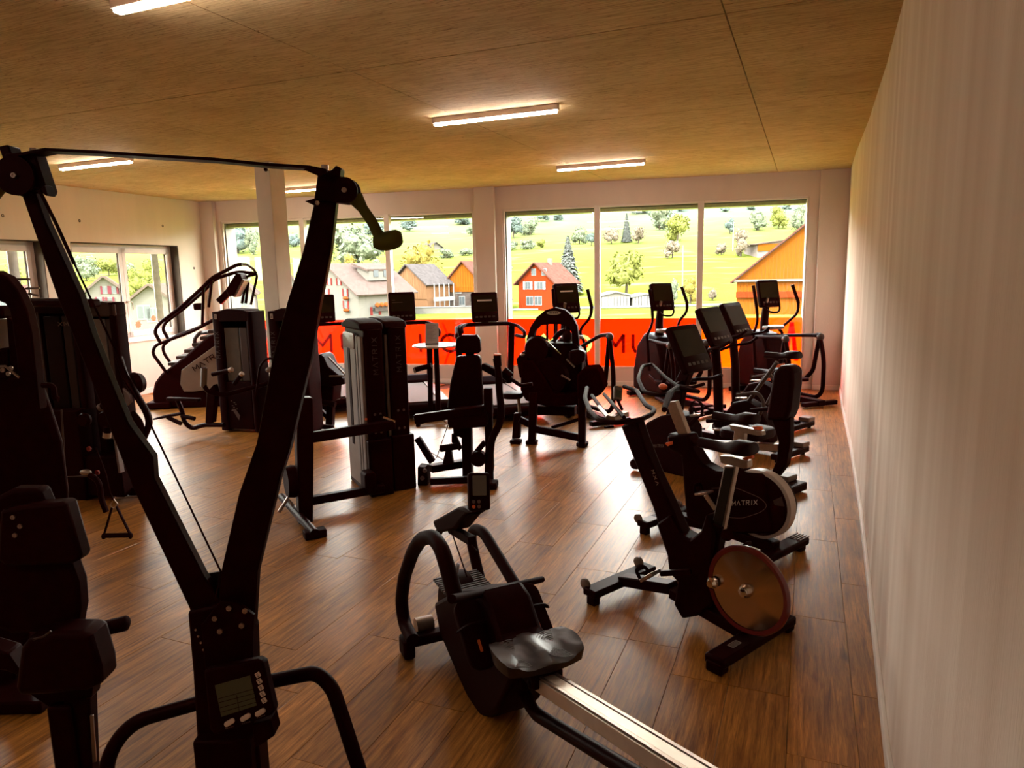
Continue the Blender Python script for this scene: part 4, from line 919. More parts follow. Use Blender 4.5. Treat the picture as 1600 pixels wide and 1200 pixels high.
# monitor arm and monitor
q = MB(); q.tube([ro.P(1, .04, 678, 845), ro.P(1, 0, 695, 815), ro.P(1, 0, 745, 795)], [.018, .022, .026], 10); ro.child(q, 'monitor_arm', PLA)
poly(ro, 'monitor_arm_pod', PLA, 1, 0, [(688, 812), (728, 790), (738, 792), (748, 800), (738, 806), (722, 826), (700, 830), (692, 824)], .09, .012)
q = MB(); q.bar(ro.P(1, 0, 705, 826), ro.P(1, 0, 738, 845), .04, .04); ro.child(q, 'arm_bracket', PLA, bevel=.005)
mc = ro.P(1, 0, 748, 768); Rm = RZ(radians(-113)) @ RZ(radians(14)) @ RY(radians(5)) @ RX(radians(-20)); u, v, n = Rm @ X3, Rm @ Z3, Rm @ Y3
q = MB(); q.pad(rrect(.098, .165, .012, 4), mc, u, v, n, .035, .003); mo2 = ro.child(q, 'monitor', PLA)
q = MB(); q.prism(rrect(.062, .088, .003, 2, 0, .025), mc - n * .0175, u, v, n, .003); q.build('lcd', mat('lcd_unlit_grey', (.10, .075, .06), .35), mo2)
for i in range(4): q = MB(); q.lathe([(0, 0), (.008, 0), (.007, .003), (0, .003)], mc - n * .0175 + u * (-.028 + .024 * (i % 2)) + v * (-.045 - .022 * (i // 2)), -n, 12); q.build('push_button', ORG if i == 2 else DIM, mo2)
q = MB()
for a, b in (((705, 829), (730, 902)), ((716, 829), (746, 862))): q.tube([ro.P(1, .02, *a), ro.P(1, 0, *b)], .0035, 6)
ro.child(q, 'drive_cord', RUB)
# rail, lower tube, seat
q = MB(); _a = ro.P(1, 0, 850, 1065); _b = ro.P(1, 0, 1068, 1205); _d = (_b - _a).normalized(); q.bar(_a - _d * .40, _a - _d * .06, .13, .09); ro.child(q, 'rail_socket', PLA, bevel=.015)
A = ro.P(1, 0, 850, 1065); B = ro.P(1, 0, 1068, 1205); d = (B - A).normalized(); B = A + d * 1.75; q = MB()
q.bar(A - d * .35, B, .075, .055); q.bar(A - d * .35 + Z3 * .03, B + Z3 * .03, .044, .012); rl = ro.child(q, 'rail', mat('matt_silver_rail', (.70, .60, .50), .42, .6, .05, 20), bevel=.003)
q = MB()
for s_ in (-.03, .03): q.bar(A - d * .35 + V((0, s_, .036)), B + V((0, s_, .036)), .012, .006)
q.build('rail_edge', SIL, rl)
C1 = ro.P(1, 0, 812, 1065); C2 = ro.P(1, 0, 832, 1112); C3 = ro.P(1, 0, 985, 1205)
e = (C3 - C2).normalized(); q = MB(); q.tube([C1, C2, C2 + e * 1.3, C2 + e * 1.3 + V((-.12, 0, -.06))], .026, 12, smooth=.07); ro.child(q, 'lower_frame_tube', BLK)
end = B; q = MB(); q.bar((end.x - .05, -.25, .04), (end.x - .05, .25, .04), .08, .06); q.bar((end.x - .05, 0, .05), (end.x - .05, 0, end.z), .06, .06, (0, 1, 0)); ro.child(q, 'rear_foot', PLA, bevel=.01)
sc_ = ro.P(1, 0, 840, 1016); sc_ = ro.P(1, 0, 838, 1014)
def seat_mb():
    q = MB(); nu, nv = 26, 16; vs = []
    for j in range(nv + 1):
        for i in range(nu + 1):
            a = i / nu * 2 - 1; b = j / nv * 2 - 1; x = b * .125 * (1 - .25 * a * a) ; y = a * .175 * (1 - .10 * b * b)
            z = .010 * (1 - b * b) + .012 * abs(a) ** 3 - .010 * math.exp(-((abs(a) - .48) ** 2) / .05) * (1 - .3 * b) + .006 * math.exp(-a * a / .02) * (1 if b > -.5 else .2)
            k = .002 * (1 if int((x * x * 9 + y * y * 14 + z * 6) * 60) % 2 else 0); vs.append((x, y, z + k))
    n1 = (nu + 1) * (nv + 1); vs += [(x * .93, y * .95, -.035) for x, y, z in vs]
    fs = [(j * (nu + 1) + i, j * (nu + 1) + i + 1, (j + 1) * (nu + 1) + i + 1, (j + 1) * (nu + 1) + i) for j in range(nv) for i in range(nu)]
    fs += [tuple(n1 + k for k in f[::-1]) for f in fs]
    ring = [i for i in range(nu + 1)] + [j * (nu + 1) + nu for j in range(1, nv + 1)] + [nv * (nu + 1) + i for i in range(nu - 1, -1, -1)] + [j * (nu + 1) for j in range(nv - 1, 0, -1)]
    fs += [(ring[k], ring[(k + 1) % len(ring)], n1 + ring[(k + 1) % len(ring)], n1 + ring[k]) for k in range(len(ring))]
    q.add(vs, fs); return q
so = ro.child(seat_mb(), 'seat', mat('moulded_seat_rubber', (.022, .010, .008), .36, 0, .1, 40, spec=.4), loc=sc_, sharp=60)
q = MB()
for k in range(7):
    for s_ in (-1, 1):
        pts = [(sc_.x + (.105 - k * .011) * cos(t_) - .01, sc_.y + s_ * .085 + (.075 - k * .009) * sin(t_), sc_.z + .009 - .0012 * k) for t_ in [i * pi / 12 - pi * .1 for i in range(15)]]
        q.tube(pts, .0014, 4)
ro.child(q, 'seat_rib', mat('seat_rib_sheen', (.075, .050, .040), .4))
q = MB(); q.box((sc_.x, 0, sc_.z - .075), (.2, .13, .06)); q.cyl((sc_.x - .07, -.07, sc_.z - .09), (sc_.x - .07, .07, sc_.z - .09), .02, seg=12); ro.child(q, 'seat_carriage', PLA, bevel=.01)

# ================================================================ SPIN BIKES
FW_ = 129.4
def radial_metal():
    m = bpy.data.materials.new('turned_flywheel_steel'); m.use_nodes = True; nt = m.node_tree; b = nt.nodes['Principled BSDF']
    b.inputs['Base Color'].default_value = (.62, .50, .42, 1); b.inputs['Metallic'].default_value = 1; b.inputs['Roughness'].default_value = .32; b.inputs['Anisotropic'].default_value = .95; b.inputs['Anisotropic Rotation'].default_value = .25
    tg = nt.nodes.new('ShaderNodeTangent'); tg.direction_type = 'RADIAL'; tg.axis = 'Y'; nt.links.new(tg.outputs[0], b.inputs['Tangent'])
    tc = nt.nodes.new('ShaderNodeTexCoord'); nz = nt.nodes.new('ShaderNodeTexNoise'); nz.inputs['Scale'].default_value = 30; nt.links.new(tc.outputs['Object'], nz.inputs['Vector'])
    mr = nt.nodes.new('ShaderNodeMapRange'); mr.inputs[3].default_value = .14; mr.inputs[4].default_value = .2; nt.links.new(nz.outputs['Fac'], mr.inputs[0]); nt.links.new(mr.outputs[0], b.inputs['Roughness']); return m
FLYM = radial_metal()
def saddle(t, c, s=1., m=VIN):
    q = MB(); n = 14; pts = []; vs = []
    prof = [(.15, .018), (.12, .024), (.06, .03), (0, .045), (-.06, .075), (-.10, .092), (-.125, .085), (-.14, .06)]
    for x, hw in prof:
        for k in range(n):
            a = 2 * pi * k / n; zt = .028 + .012 * (x < -.03); vs.append((c.x + x * s, c.y + cos(a) * hw * s, c.z + (sin(a) * (zt if sin(a) > 0 else .022) + (.012 if x < -.05 else 0) - .006 * (cos(a) ** 2)) * s))
    fs = [(i * n + k, i * n + (k + 1) % n, (i + 1) * n + (k + 1) % n, (i + 1) * n + k) for i in range(len(prof) - 1) for k in range(n)] + [tuple(range(n)), tuple((len(prof) - 1) * n + k for k in range(n))]
    q.add(vs, fs); return t.child(q, 'saddle', m, sharp=70)
def pedal(t, c, yaw=.3):
    q = MB(); R_ = RY(yaw); q.box(c, (.10, .085, .018), R_); po = t.child(q, 'pedal', BLT, bevel=.004)
    q = MB(); q.tube([c + R_ @ V((.04, s_ * .04, z_)) for s_, z_ in ((-1, .01), (-1, .06), (1, .06), (1, .01))], .012, 8, smooth=.04, r2=.35); q.build('toe_cage', RUB, po)
    return po
sp = Thing('spin_bike', 'foreground spin bike with bare steel flywheel in a dark red ring, nearest the camera', 'exercise bike', (.9, 3.66, 0), radians(FW_))
q = MB(); q.bar((.437, -.27, .075), (.437, .27, .075), .10, .045); sp.child(q, 'front_stabiliser', BLK, bevel=.008)
for s_ in (-1, 1): q = MB(); q.box((.437, s_ * .235, .027), (.06, .05, .054)); sp.child(q, 'levelling_foot', RUB, bevel=.004)
for s_ in (-1, 1): q = MB(); q.lathe([(0, -.014), (.024, -.014), (.034, -.008), (.034, .008), (.024, .014), (0, .014)], (.50, s_ * .235, .10), Y3, 20); sp.child(q, 'transport_wheel', mat('tan_wheel_rubber', (.14, .09, .06), .5, 0, .1, 30))
q = MB(); q.bar((-.44, -.33, .06), (-.44, .33, .06), .11, .05); [q.box((-.44, s_ * .30, .03), (.09, .07, .06)) for s_ in (-1, 1)]; sp.child(q, 'rear_stabiliser', BLK, bevel=.012)
q = MB(); q.prism(rrect(.075, .032, .002, 1, -.16, 0), (-.44, .0, .0865), -Y3, X3, Z3, .0012); q.prism(rrect(.069, .026, .002, 1, -.16, 0), (-.44, .0, .0868), -Y3, X3, Z3, .0012); wl = sp.child(q, 'warning_label', PLA)
q = MB(); [q.bar((-.44 + dx, .125 + 0.0, .0876), (-.44 + dx, .195, .0876), .0015, .0006) for dx in (-.016, -.008, 0, .008, .016)]; [q.bar((-.456, yy, .0876), (-.424, yy, .0876), .0015, .0006) for yy in (.125, .195)]; q.build('label_print', WHI, wl)
q = MB(); q.bar((.42, 0, .085), (.05, 0, .16), .09, .06); q.bar((.05, 0, .14), (-.42, 0, .075), .09, .06); sp.child(q, 'base_beam', BLK, bevel=.008)
poly(sp, 'frame_body', BLK, 1, 0, [(1035, 815), (1052, 865), (1054, 890), (1068, 905), (1062, 940), (1075, 962), (1098, 958), (1123, 940), (1120, 885), (1126, 830), (1112, 800), (1104, 826), (1088, 839), (1070, 830), (1056, 800)], .11, .012)
poly(sp, 'handlebar_post', BLK, 1, 0, [(976, 664), (1000, 655), (1012, 690), (1030, 735), (1060, 800), (1076, 840), (1045, 850), (1026, 790), (998, 720)], .075, .012)
q = MB(); letters(q, 'MXA', sp.P(1, .0385, 1018, 735), (sp.P(1, .0385, 1024, 752) - sp.P(1, .0385, 1018, 735)).normalized(), (sp.P(1, .0385, 1026, 733) - sp.P(1, .0385, 1018, 735)).normalized(), Y3, .02, .018, .012, .003); sp.child(q, 'post_marks', BLT)
poly(sp, 'seat_post', SIL, 1, 0, [(1134, 727), (1153, 728), (1131, 838), (1112, 832)], .03, .003)
poly(sp, 'seat_post_inset', mat('dark_olive_inset', (.020, .012, .007), .4, 0, .1, 20, spec=.1), 1, .016, [(1133, 731), (1147, 731), (1126, 833), (1111, 830)], .003, .001)
poly(sp, 'post_sleeve', BLK, 1, 0, [(1110, 812), (1134, 822), (1122, 880), (1100, 870)], .065, .006)
q = MB(); q.cyl(sp.P(1, .04, 1136, 836), sp.P(1, .09, 1136, 836), .024, .03, 14); sp.child(q, 'adjuster_knob', PLA)
poly(sp, 'saddle_rail', SIL, 1, 0, [(1128, 711), (1148, 712), (1172, 720), (1172, 730), (1165, 731), (1130, 722)], .045, .003)
poly(sp, 'slide_lever', ORG, 1, 0, [(1160, 715), (1176, 711), (1178, 715), (1166, 719)], .02, .003)
saddle(sp, sp.P(1, 0, 1134, 700), 1.05)
fc = sp.P(1, .04, 1168, 922)
q = MB(); q.lathe([(0, .012), (.205, .008), (.205, -.008), (0, -.012)], (0, 0, 0), Y3, 64); fo = sp.child(q, 'flywheel', FLYM, sharp=50, loc=fc)
q = MB(); q.lathe([(.198, .012), (.218, .016), (.226, .006), (.226, -.006), (.218, -.016), (.198, -.012)], fc, Y3, 64); sp.child(q, 'flywheel_ring', RED, sharp=60)
q = MB(); q.lathe([(.034, .01), (.034, .022), (.024, .045), (.012, .05), (0, .05)], fc, Y3, 24); sp.child(q, 'hub_cap', CHR)
q = MB(); q.lathe([(.028, .0), (.03, .02), (.018, .035), (0, .036)], sp.P(1, .06, 1115, 910), Y3, 24); sp.child(q, 'crank_cap', CHR)
q = MB(); q.bar(fc + V((-.02, -.05, 0)), fc + V((.22, -.05, -.06)), .03, .05); sp.child(q, 'flywheel_bracket', BLK, bevel=.006)
ca = sp.P(1, .09, 1080, 893); pd = sp.P(1, .12, 1032, 896)
q = MB(); q.bar(ca, pd, .02, .03); sp.child(q, 'crank_arm', BLK, bevel=.004); pedal(sp, pd + V((.02, .06, 0)), .7)
q = MB(); q.bar(V((ca.x, -.09, ca.z)), V((2 * ca.x - pd.x, -.11, 2 * ca.z - pd.z)), .02, .03); sp.child(q, 'crank_arm', BLK, bevel=.004); pedal(sp, V((2 * ca.x - pd.x, -.17, 2 * ca.z - pd.z)), -.3)
H = lambda x, y, z=1.08: sp.P(2, z, x, y)
q = MB(); q.tube([H(917, 606), H(914, 622), H(922, 642), H(935, 656), H(960, 661), H(1000, 656), H(1019, 647), H(1023, 640), H(1010, 634), H(1002, 622), H(995, 610), H(975, 604)], .0145, 10, smooth=.05); sp.child(q, 'handlebar', PLA)
for a, b in (((925, 618), (950, 652)), ((944, 616), (975, 652))): q = MB(); q.tube([H(*a, 1.10), H(*b, 1.09)], .012, 8); sp.child(q, 'aero_rail', PLA)
for a, b in (((936, 636), (950, 652)),): q = MB(); q.tube([H(*a, 1.11), H(*b, 1.10)], .013, 8); sp.child(q, 'rail_tip', SIL)
q = MB(); q.bar(H(955, 654, 1.06), H(978, 646, 1.07), .05, .03); sp.child(q, 'handlebar_clamp', SIL, bevel=.004)
q = MB(); q.bar(H(945, 668, 1.03), H(958, 666, 1.03), .02, .012); sp.child(q, 'adjuster_lever', PLA, bevel=.003)
mc = H(965, 615, 1.16); Rm = RZ(radians(-FW_)) @ RZ(.25) @ RY(radians(20)) @ RX(radians(-35)); u, v, n = Rm @ X3, Rm @ Z3, Rm @ Y3
q = MB(); q.pad(rrect(.055, .095, .010, 4), mc, u, v, n, .022, .003); mo3 = sp.child(q, 'monitor', GRY); q = MB(); q.prism(rrect(.040, .050, .003, 2, 0, -.006), mc - n * .0112, u, v, n, .002); q.build('lcd', mat('lcd_dark_green', (.03, .035, .015), .3), mo3)
q = MB(); q.tube([mc - v * .04, H(972, 640, 1.08)], .009, 8); sp.child(q, 'monitor_stalk', PLA)

s2 = Thing('spin_bike', 'second spin bike with enclosed black shroud and pale flywheel rim, behind the foreground one', 'exercise bike', (1.40, 4.74, 0), radians(FW_))
q = MB(); q.bar((.44, -.26, .075), (.44, .26, .075), .10, .045); s2.child(q, 'front_stabiliser', BLK, bevel=.008)
q = MB(); q.prism(rrect(.12, .08, .01, 2, 0, 0), (.44, .18, .099), Y3, X3, Z3, .004); s2.child(q, 'tread_pad', mat('ribbed_grey_pad', (.22, .16, .13), .5, 0, .1, 60))
for s_ in (-1, 1): q = MB(); q.lathe([(0, -.014), (.024, -.014), (.034, -.008), (.034, .008), (.024, .014), (0, .014)], (.50, s_ * .235, .10), Y3, 20); s2.child(q, 'transport_wheel', mat('tan_wheel_rubber', (.14, .09, .06))); q = MB(); q.box((.44, s_ * .23, .027), (.06, .05, .054)); s2.child(q, 'levelling_foot', RUB, bevel=.004)
q = MB(); q.bar((-.46, -.33, .07), (-.46, .33, .07), .11, .05); [q.box((-.46, s_ * .29, .03), (.07, .07, .06)) for s_ in (-1, 1)]; s2.child(q, 'rear_stabiliser', BLK, bevel=.012)
q = MB(); [q.bar((-.50 + k * .02, -.34, .097), (-.50 + k * .02, -.22, .097), .008, .006) for k in range(5)]; s2.child(q, 'foot_ribs', GRY)
q = MB(); q.bar((.44, 0, .09), (.0, 0, .12), .10, .07); q.bar((0, 0, .12), (-.46, 0, .10), .10, .07); s2.child(q, 'base_beam', BLK, bevel=.01)
poly(s2, 'body_shroud', PLA, 1, 0, [(1050, 678), (1082, 676), (1090, 700), (1104, 722), (1125, 734), (1150, 735), (1160, 726), (1168, 736), (1200, 738), (1205, 760), (1216, 832), (1150, 830), (1110, 820), (1080, 806), (1076, 760), (1072, 710), (1052, 700)], .13, .02)
fc = s2.P(1, -.02, 1192, 785)
q = MB(); q.lathe([(0, .075), (.20, .07), (.21, .05), (.21, -.05), (.20, -.07), (0, -.075)], fc, Y3, 48); s2.child(q, 'flywheel_cover', PLA, bevel=.004)
q = MB(); q.lathe([(.206, .06), (.228, .055), (.228, -.01), (.206, -.015)], fc, Y3, 56); s2.child(q, 'pale_rim', mat('pale_rim_band', (.42, .34, .29), .4, .2, .05, 20))
for a in (40, 160, 250, 330):
    q = MB(); r = radians(a); q.prism([(cos(r + d) * rr_, sin(r + d) * rr_) for rr_, d in ((.13, -.12), (.195, -.16), (.195, .16), (.13, .12))], fc + Y3 * .074, X3, Z3, Y3, .006); s2.child(q, 'vent_window', DGR)
q = MB(); pts = [s2.P(1, .068, *a) for a in ((1112, 763), (1150, 762), (1188, 778), (1200, 790), (1190, 800), (1160, 810), (1130, 808))]; q.tube(pts, .0022, 5, smooth=.04); s2.child(q, 'trim_line', DIM)
o_ = s2.P(1, .0755 if False else .068, 1143, 789); ux = (s2.P(1, .068, 1182, 786) - o_); vz = (s2.P(1, .068, 1143, 780) - o_)
fcf = fc + Y3 * .078
q = MB(); o2 = s2.P(1, .069, 1144, 790); u2 = s2.P(1, .069, 1185, 788) - o2; letters(q, 'MATRIX', o2, u2.normalized(), Z3, Y3, u2.length / 7.9, .03, u2.length / 18, .0035); s2.child(q, 'shroud_lettering', WHI)
poly(s2, 'handlebar_post', SIL, 1, 0, [(1043, 628), (1058, 626), (1078, 678), (1063, 680)], .045, .004)
poly(s2, 'post_clamp', PLA, 1, 0, [(1050, 676), (1080, 678), (1090, 692), (1086, 706), (1052, 698)], .09, .008)
poly(s2, 'clamp_lever', ORG, 1, .06, [(1040, 692), (1052, 689), (1052, 694), (1044, 697)], .02, .002)
K_ = lambda x, y, z=1.06: s2.P(2, z, x, y)
q = MB(); q.tube([K_(1038, 640, 1.02), K_(1046, 616), K_(1060, 606), K_(1092, 612)], [.018, .024, .024, .014], 10, smooth=.03); s2.child(q, 'handlebar_grip', RUB)
q = MB(); q.tube([K_(1062, 612), K_(1030, 618), K_(1006, 612), K_(997, 592, 1.10), K_(1004, 572, 1.13), K_(1018, 569, 1.12), K_(1040, 590, 1.08), K_(1062, 606)], .014, 10, smooth=.05); s2.child(q, 'handlebar', PLA)
q = MB(); q.ball(K_(1036, 604, 1.1), (.035, .02, .022)); s2.child(q, 'resistance_knob', ORG)
poly(s2, 'saddle_rail', SIL, 1, 0, [(1142, 663), (1160, 666), (1193, 673), (1194, 680), (1186, 680), (1146, 672)], .045, .003)
poly(s2, 'seat_post', SIL, 1, 0, [(1150, 672), (1166, 674), (1160, 736), (1142, 734)], .04, .003)
poly(s2, 'slide_lever', ORG, 1, 0, [(1176, 666), (1190, 666), (1192, 672), (1180, 672)], .02, .003)
saddle(s2, s2.P(1, 0, 1148, 655), 1.1)
ca = s2.P(1, .08, 1118, 796); q = MB(); q.bar(ca, s2.P(1, .10, 1102, 773), .02, .03); s2.child(q, 'crank_arm', mat('cream_crank', (.45, .34, .24), .45, .2, .05, 30), bevel=.006); pedal(s2, s2.P(1, .16, 1100, 770))
# ================================================================ CARDIO ROW BY THE RIGHT WALL
def loopbar(t, name, pts, r=.014, m=None, smooth=.05): q = MB(); q.tube(pts, r, 9, smooth=smooth); return t.child(q, name, m or PLA)
# recumbent bike (third in the row)
r3 = Thing('recumbent_bike', 'recumbent bike with tall padded backrest, third in the row along the right wall', 'exercise bike', (1.82, 6.18, 0), radians(FW_))
poly(r3, 'front_body', PLA, 1, 0, [(1012, 672), (1020, 658), (1040, 648), (1062, 643), (1078, 650), (1088, 668), (1090, 735), (1086, 742), (1040, 742), (1016, 728), (1011, 700)], .20, .02)
q = MB(); o2 = r3.P(1, .101, 1021, 699); u2 = r3.P(1, .101, 1038, 699) - o2; letters(q, 'MATRIX', o2, u2.normalized(), Z3, Y3, u2.length / 7.9, .028, u2.length / 18, .004); r3.child(q, 'shroud_lettering', DIM)
q = MB(); q.bar((.72, -.25, .06), (.72, .25, .06), .09, .06); r3.child(q, 'front_stabiliser', BLK, bevel=.01)
q = MB(); q.lathe([(0, -.03), (.045, -.03), (.055, 0), (.045, .03), (0, .03)], (.74, .24, .06), Y3, 20); r3.child(q, 'transport_wheel', RUB)
q = MB(); q.bar((.72, 0, .08), (-.62, 0, .08), .10, .08); r3.child(q, 'base_beam', BLK, bevel=.01)
q = MB(); q.bar((-.64, -.30, .05), (-.64, .26, .05), .12, .07); [q.cyl((-.64, s_ * .26, 0), (-.64, s_ * .26, .04), .025, seg=12) for s_ in (-1, 1)]; r3.child(q, 'rear_stabiliser', BLK, bevel=.012)
q = MB(); q.box((-.56, -.22, .11), (.10, .16, .05)); r3.child(q, 'step_pad', GRY, bevel=.01)
q = MB(); q.bar((.35, 0, .30), (-.60, 0, .42), .07, .06); r3.child(q, 'seat_rail', SIL, bevel=.004)
q = MB(); q.pad(rrect(.36, .42, .10, 5), (-.30, 0, .50), X3, Y3, Z3, .09, .02); r3.child(q, 'seat', VIN)
poly(r3, 'backrest', VIN, 1, -.02, [(1216, 580), (1226, 570), (1238, 569), (1247, 576), (1247, 600), (1242, 640), (1236, 655), (1204, 655), (1206, 640)], .17, .03, seg=3)
poly(r3, 'backrest_support', BLK, 1, -.02, [(1208, 650), (1238, 650), (1238, 690), (1232, 725), (1218, 744), (1206, 742), (1216, 720), (1220, 690)], .08, .012)
q = MB(); q.tube([(-.50, .30, .62), (-.30, .33, .66), (-.12, .33, .62)], .018, 10, smooth=.04); r3.child(q, 'side_grip', PLA)
q = MB(); q.tube([(-.50, -.30, .62), (-.30, -.33, .66), (-.12, -.33, .62)], .018, 10, smooth=.04); r3.child(q, 'side_grip', PLA)
poly(r3, 'console_mast', BLK, 1, 0, [(1042, 655), (1056, 600), (1068, 575), (1082, 580), (1070, 612), (1062, 655)], .08, .01)
cc = r3.P(1, .0, 1077, 545)
console(r3, 'console', cc, .46, .45, .06, radians(26), radians(-84), line=None)
loopbar(r3, 'handlebar', [r3.P(1, 0, 1068, 596), r3.P(1, .22, 1052, 602), r3.P(1, .26, 1080, 606), r3.P(1, .26, 1100, 600)], .015)
loopbar(r3, 'handlebar', [r3.P(1, 0, 1068, 596), r3.P(1, -.22, 1090, 592), r3.P(1, -.26, 1112, 592), r3.P(1, -.26, 1128, 586)], .018)
pc_ = r3.P(1, .16, 1089, 648); pedal(r3, pc_, .2); q = MB(); q.bar(r3.P(1, .12, 1070, 672), pc_ - Y3 * .05, .02, .035); r3.child(q, 'crank_arm', BLK, bevel=.004)
q = MB(); q.tube([pc_ + V((-.05, .0, .0)), pc_ + V((-.06, 0, .09)), pc_ + V((0, 0, .14)), pc_ + V((.07, 0, .09)), pc_ + V((.05, 0, 0))], .02, 8, smooth=.06, r2=.3); r3.child(q, 'foot_strap', RUB)

def upright(cx, cy, label, consz, seatpx, seatz, conw, extra):
    t = Thing('upright_bike', label, 'exercise bike', (cx, cy, 0), radians(FW_))
    q = MB(); q.prism([(.10, .12), (.10, .36), (.0, .50), (-.15, .54), (-.30, .48), (-.40, .34), (-.44, .12)], (0, 0, 0), X3, Z3, Y3, .20); t.child(q, 'drive_housing', PLA, bevel=.03, seg=3)
    q = MB(); q.bar((.60, -.25, .06), (.60, .25, .06), .09, .06); t.child(q, 'front_stabiliser', BLK, bevel=.01)
    q = MB(); q.bar((-.62, -.28, .06), (-.62, .28, .06), .11, .06); [q.cyl((-.62, s_ * .24, 0), (-.62, s_ * .24, .04), .025, seg=12) for s_ in (-1, 1)]; t.child(q, 'rear_stabiliser', BLK, bevel=.012)
    q = MB(); q.box((-.60, -.22, .11), (.14, .14, .05)); t.child(q, 'step_pad', GRY, bevel=.01)
    q = MB(); q.bar((.60, 0, .08), (-.62, 0, .08), .10, .08); t.child(q, 'base_beam', BLK, bevel=.01)
    q = MB(); q.tube([(.21, 0, .10), (.24, 0, .7), (.30, 0, 1.16)], .052, 12); t.child(q, 'console_mast', BLK)
    sz = t.P(1, 0, *seatpx); q = MB(); q.tube([(-.12, 0, .5), (sz.x + .05, 0, sz.z - .06)], .022, 10); t.child(q, 'seat_post', DGR)
    saddle(t, V((sz.x, 0, sz.z)), 1.25)
    q = MB(); q.bar((sz.x - .03, 0, sz.z - .08), (sz.x + .06, 0, sz.z - .10), .015, .03); t.child(q, 'seat_lever', ORG)
    cc = t.P(1, 0, *consz); console(t, 'console', cc, conw * 1.12, conw * .98, .06, radians(26), radians(-80))
    q = MB(); q.tube([(.30, -.02, 1.0), (.22, -.22, 1.06), (.02, -.26, 1.10), (-.06, -.24, 1.16)], .016, 9, smooth=.06); t.child(q, 'handlebar', PLA)
    q = MB(); q.tube([(.30, .02, 1.0), (.22, .22, 1.06), (.02, .26, 1.10), (-.06, .24, 1.16)], .016, 9, smooth=.06); t.child(q, 'handlebar', PLA)
    for s_, z_ in ((1, .22), (-1, .50)):
        q = MB(); q.bar((.08, s_ * .12, .36), (.08, s_ * .14, z_), .03, .02, (0, 1, 0)); t.child(q, 'crank_arm', BLK, bevel=.004); pedal(t, V((.08, s_ * .20, z_)), .1)
    q = MB(); q.tube([(-.30, .16, .30), (-.42, .16, .55), (-.34, .16, .66), (-.10, .16, .60)], .018, 8, smooth=.06); t.child(q, 'side_guard', DGR)
    return t
u4 = upright(2.37, 7.37, 'upright exercise bike with large square console, fourth in the row along the right wall', (1116, 510), (1222, 557), .98, .44, 0)
u5 = upright(2.93, 8.56, 'upright exercise bike with large square console, fifth in the row, farthest of the bikes', (1150, 500), (1200, 582), .8, .46, 0)

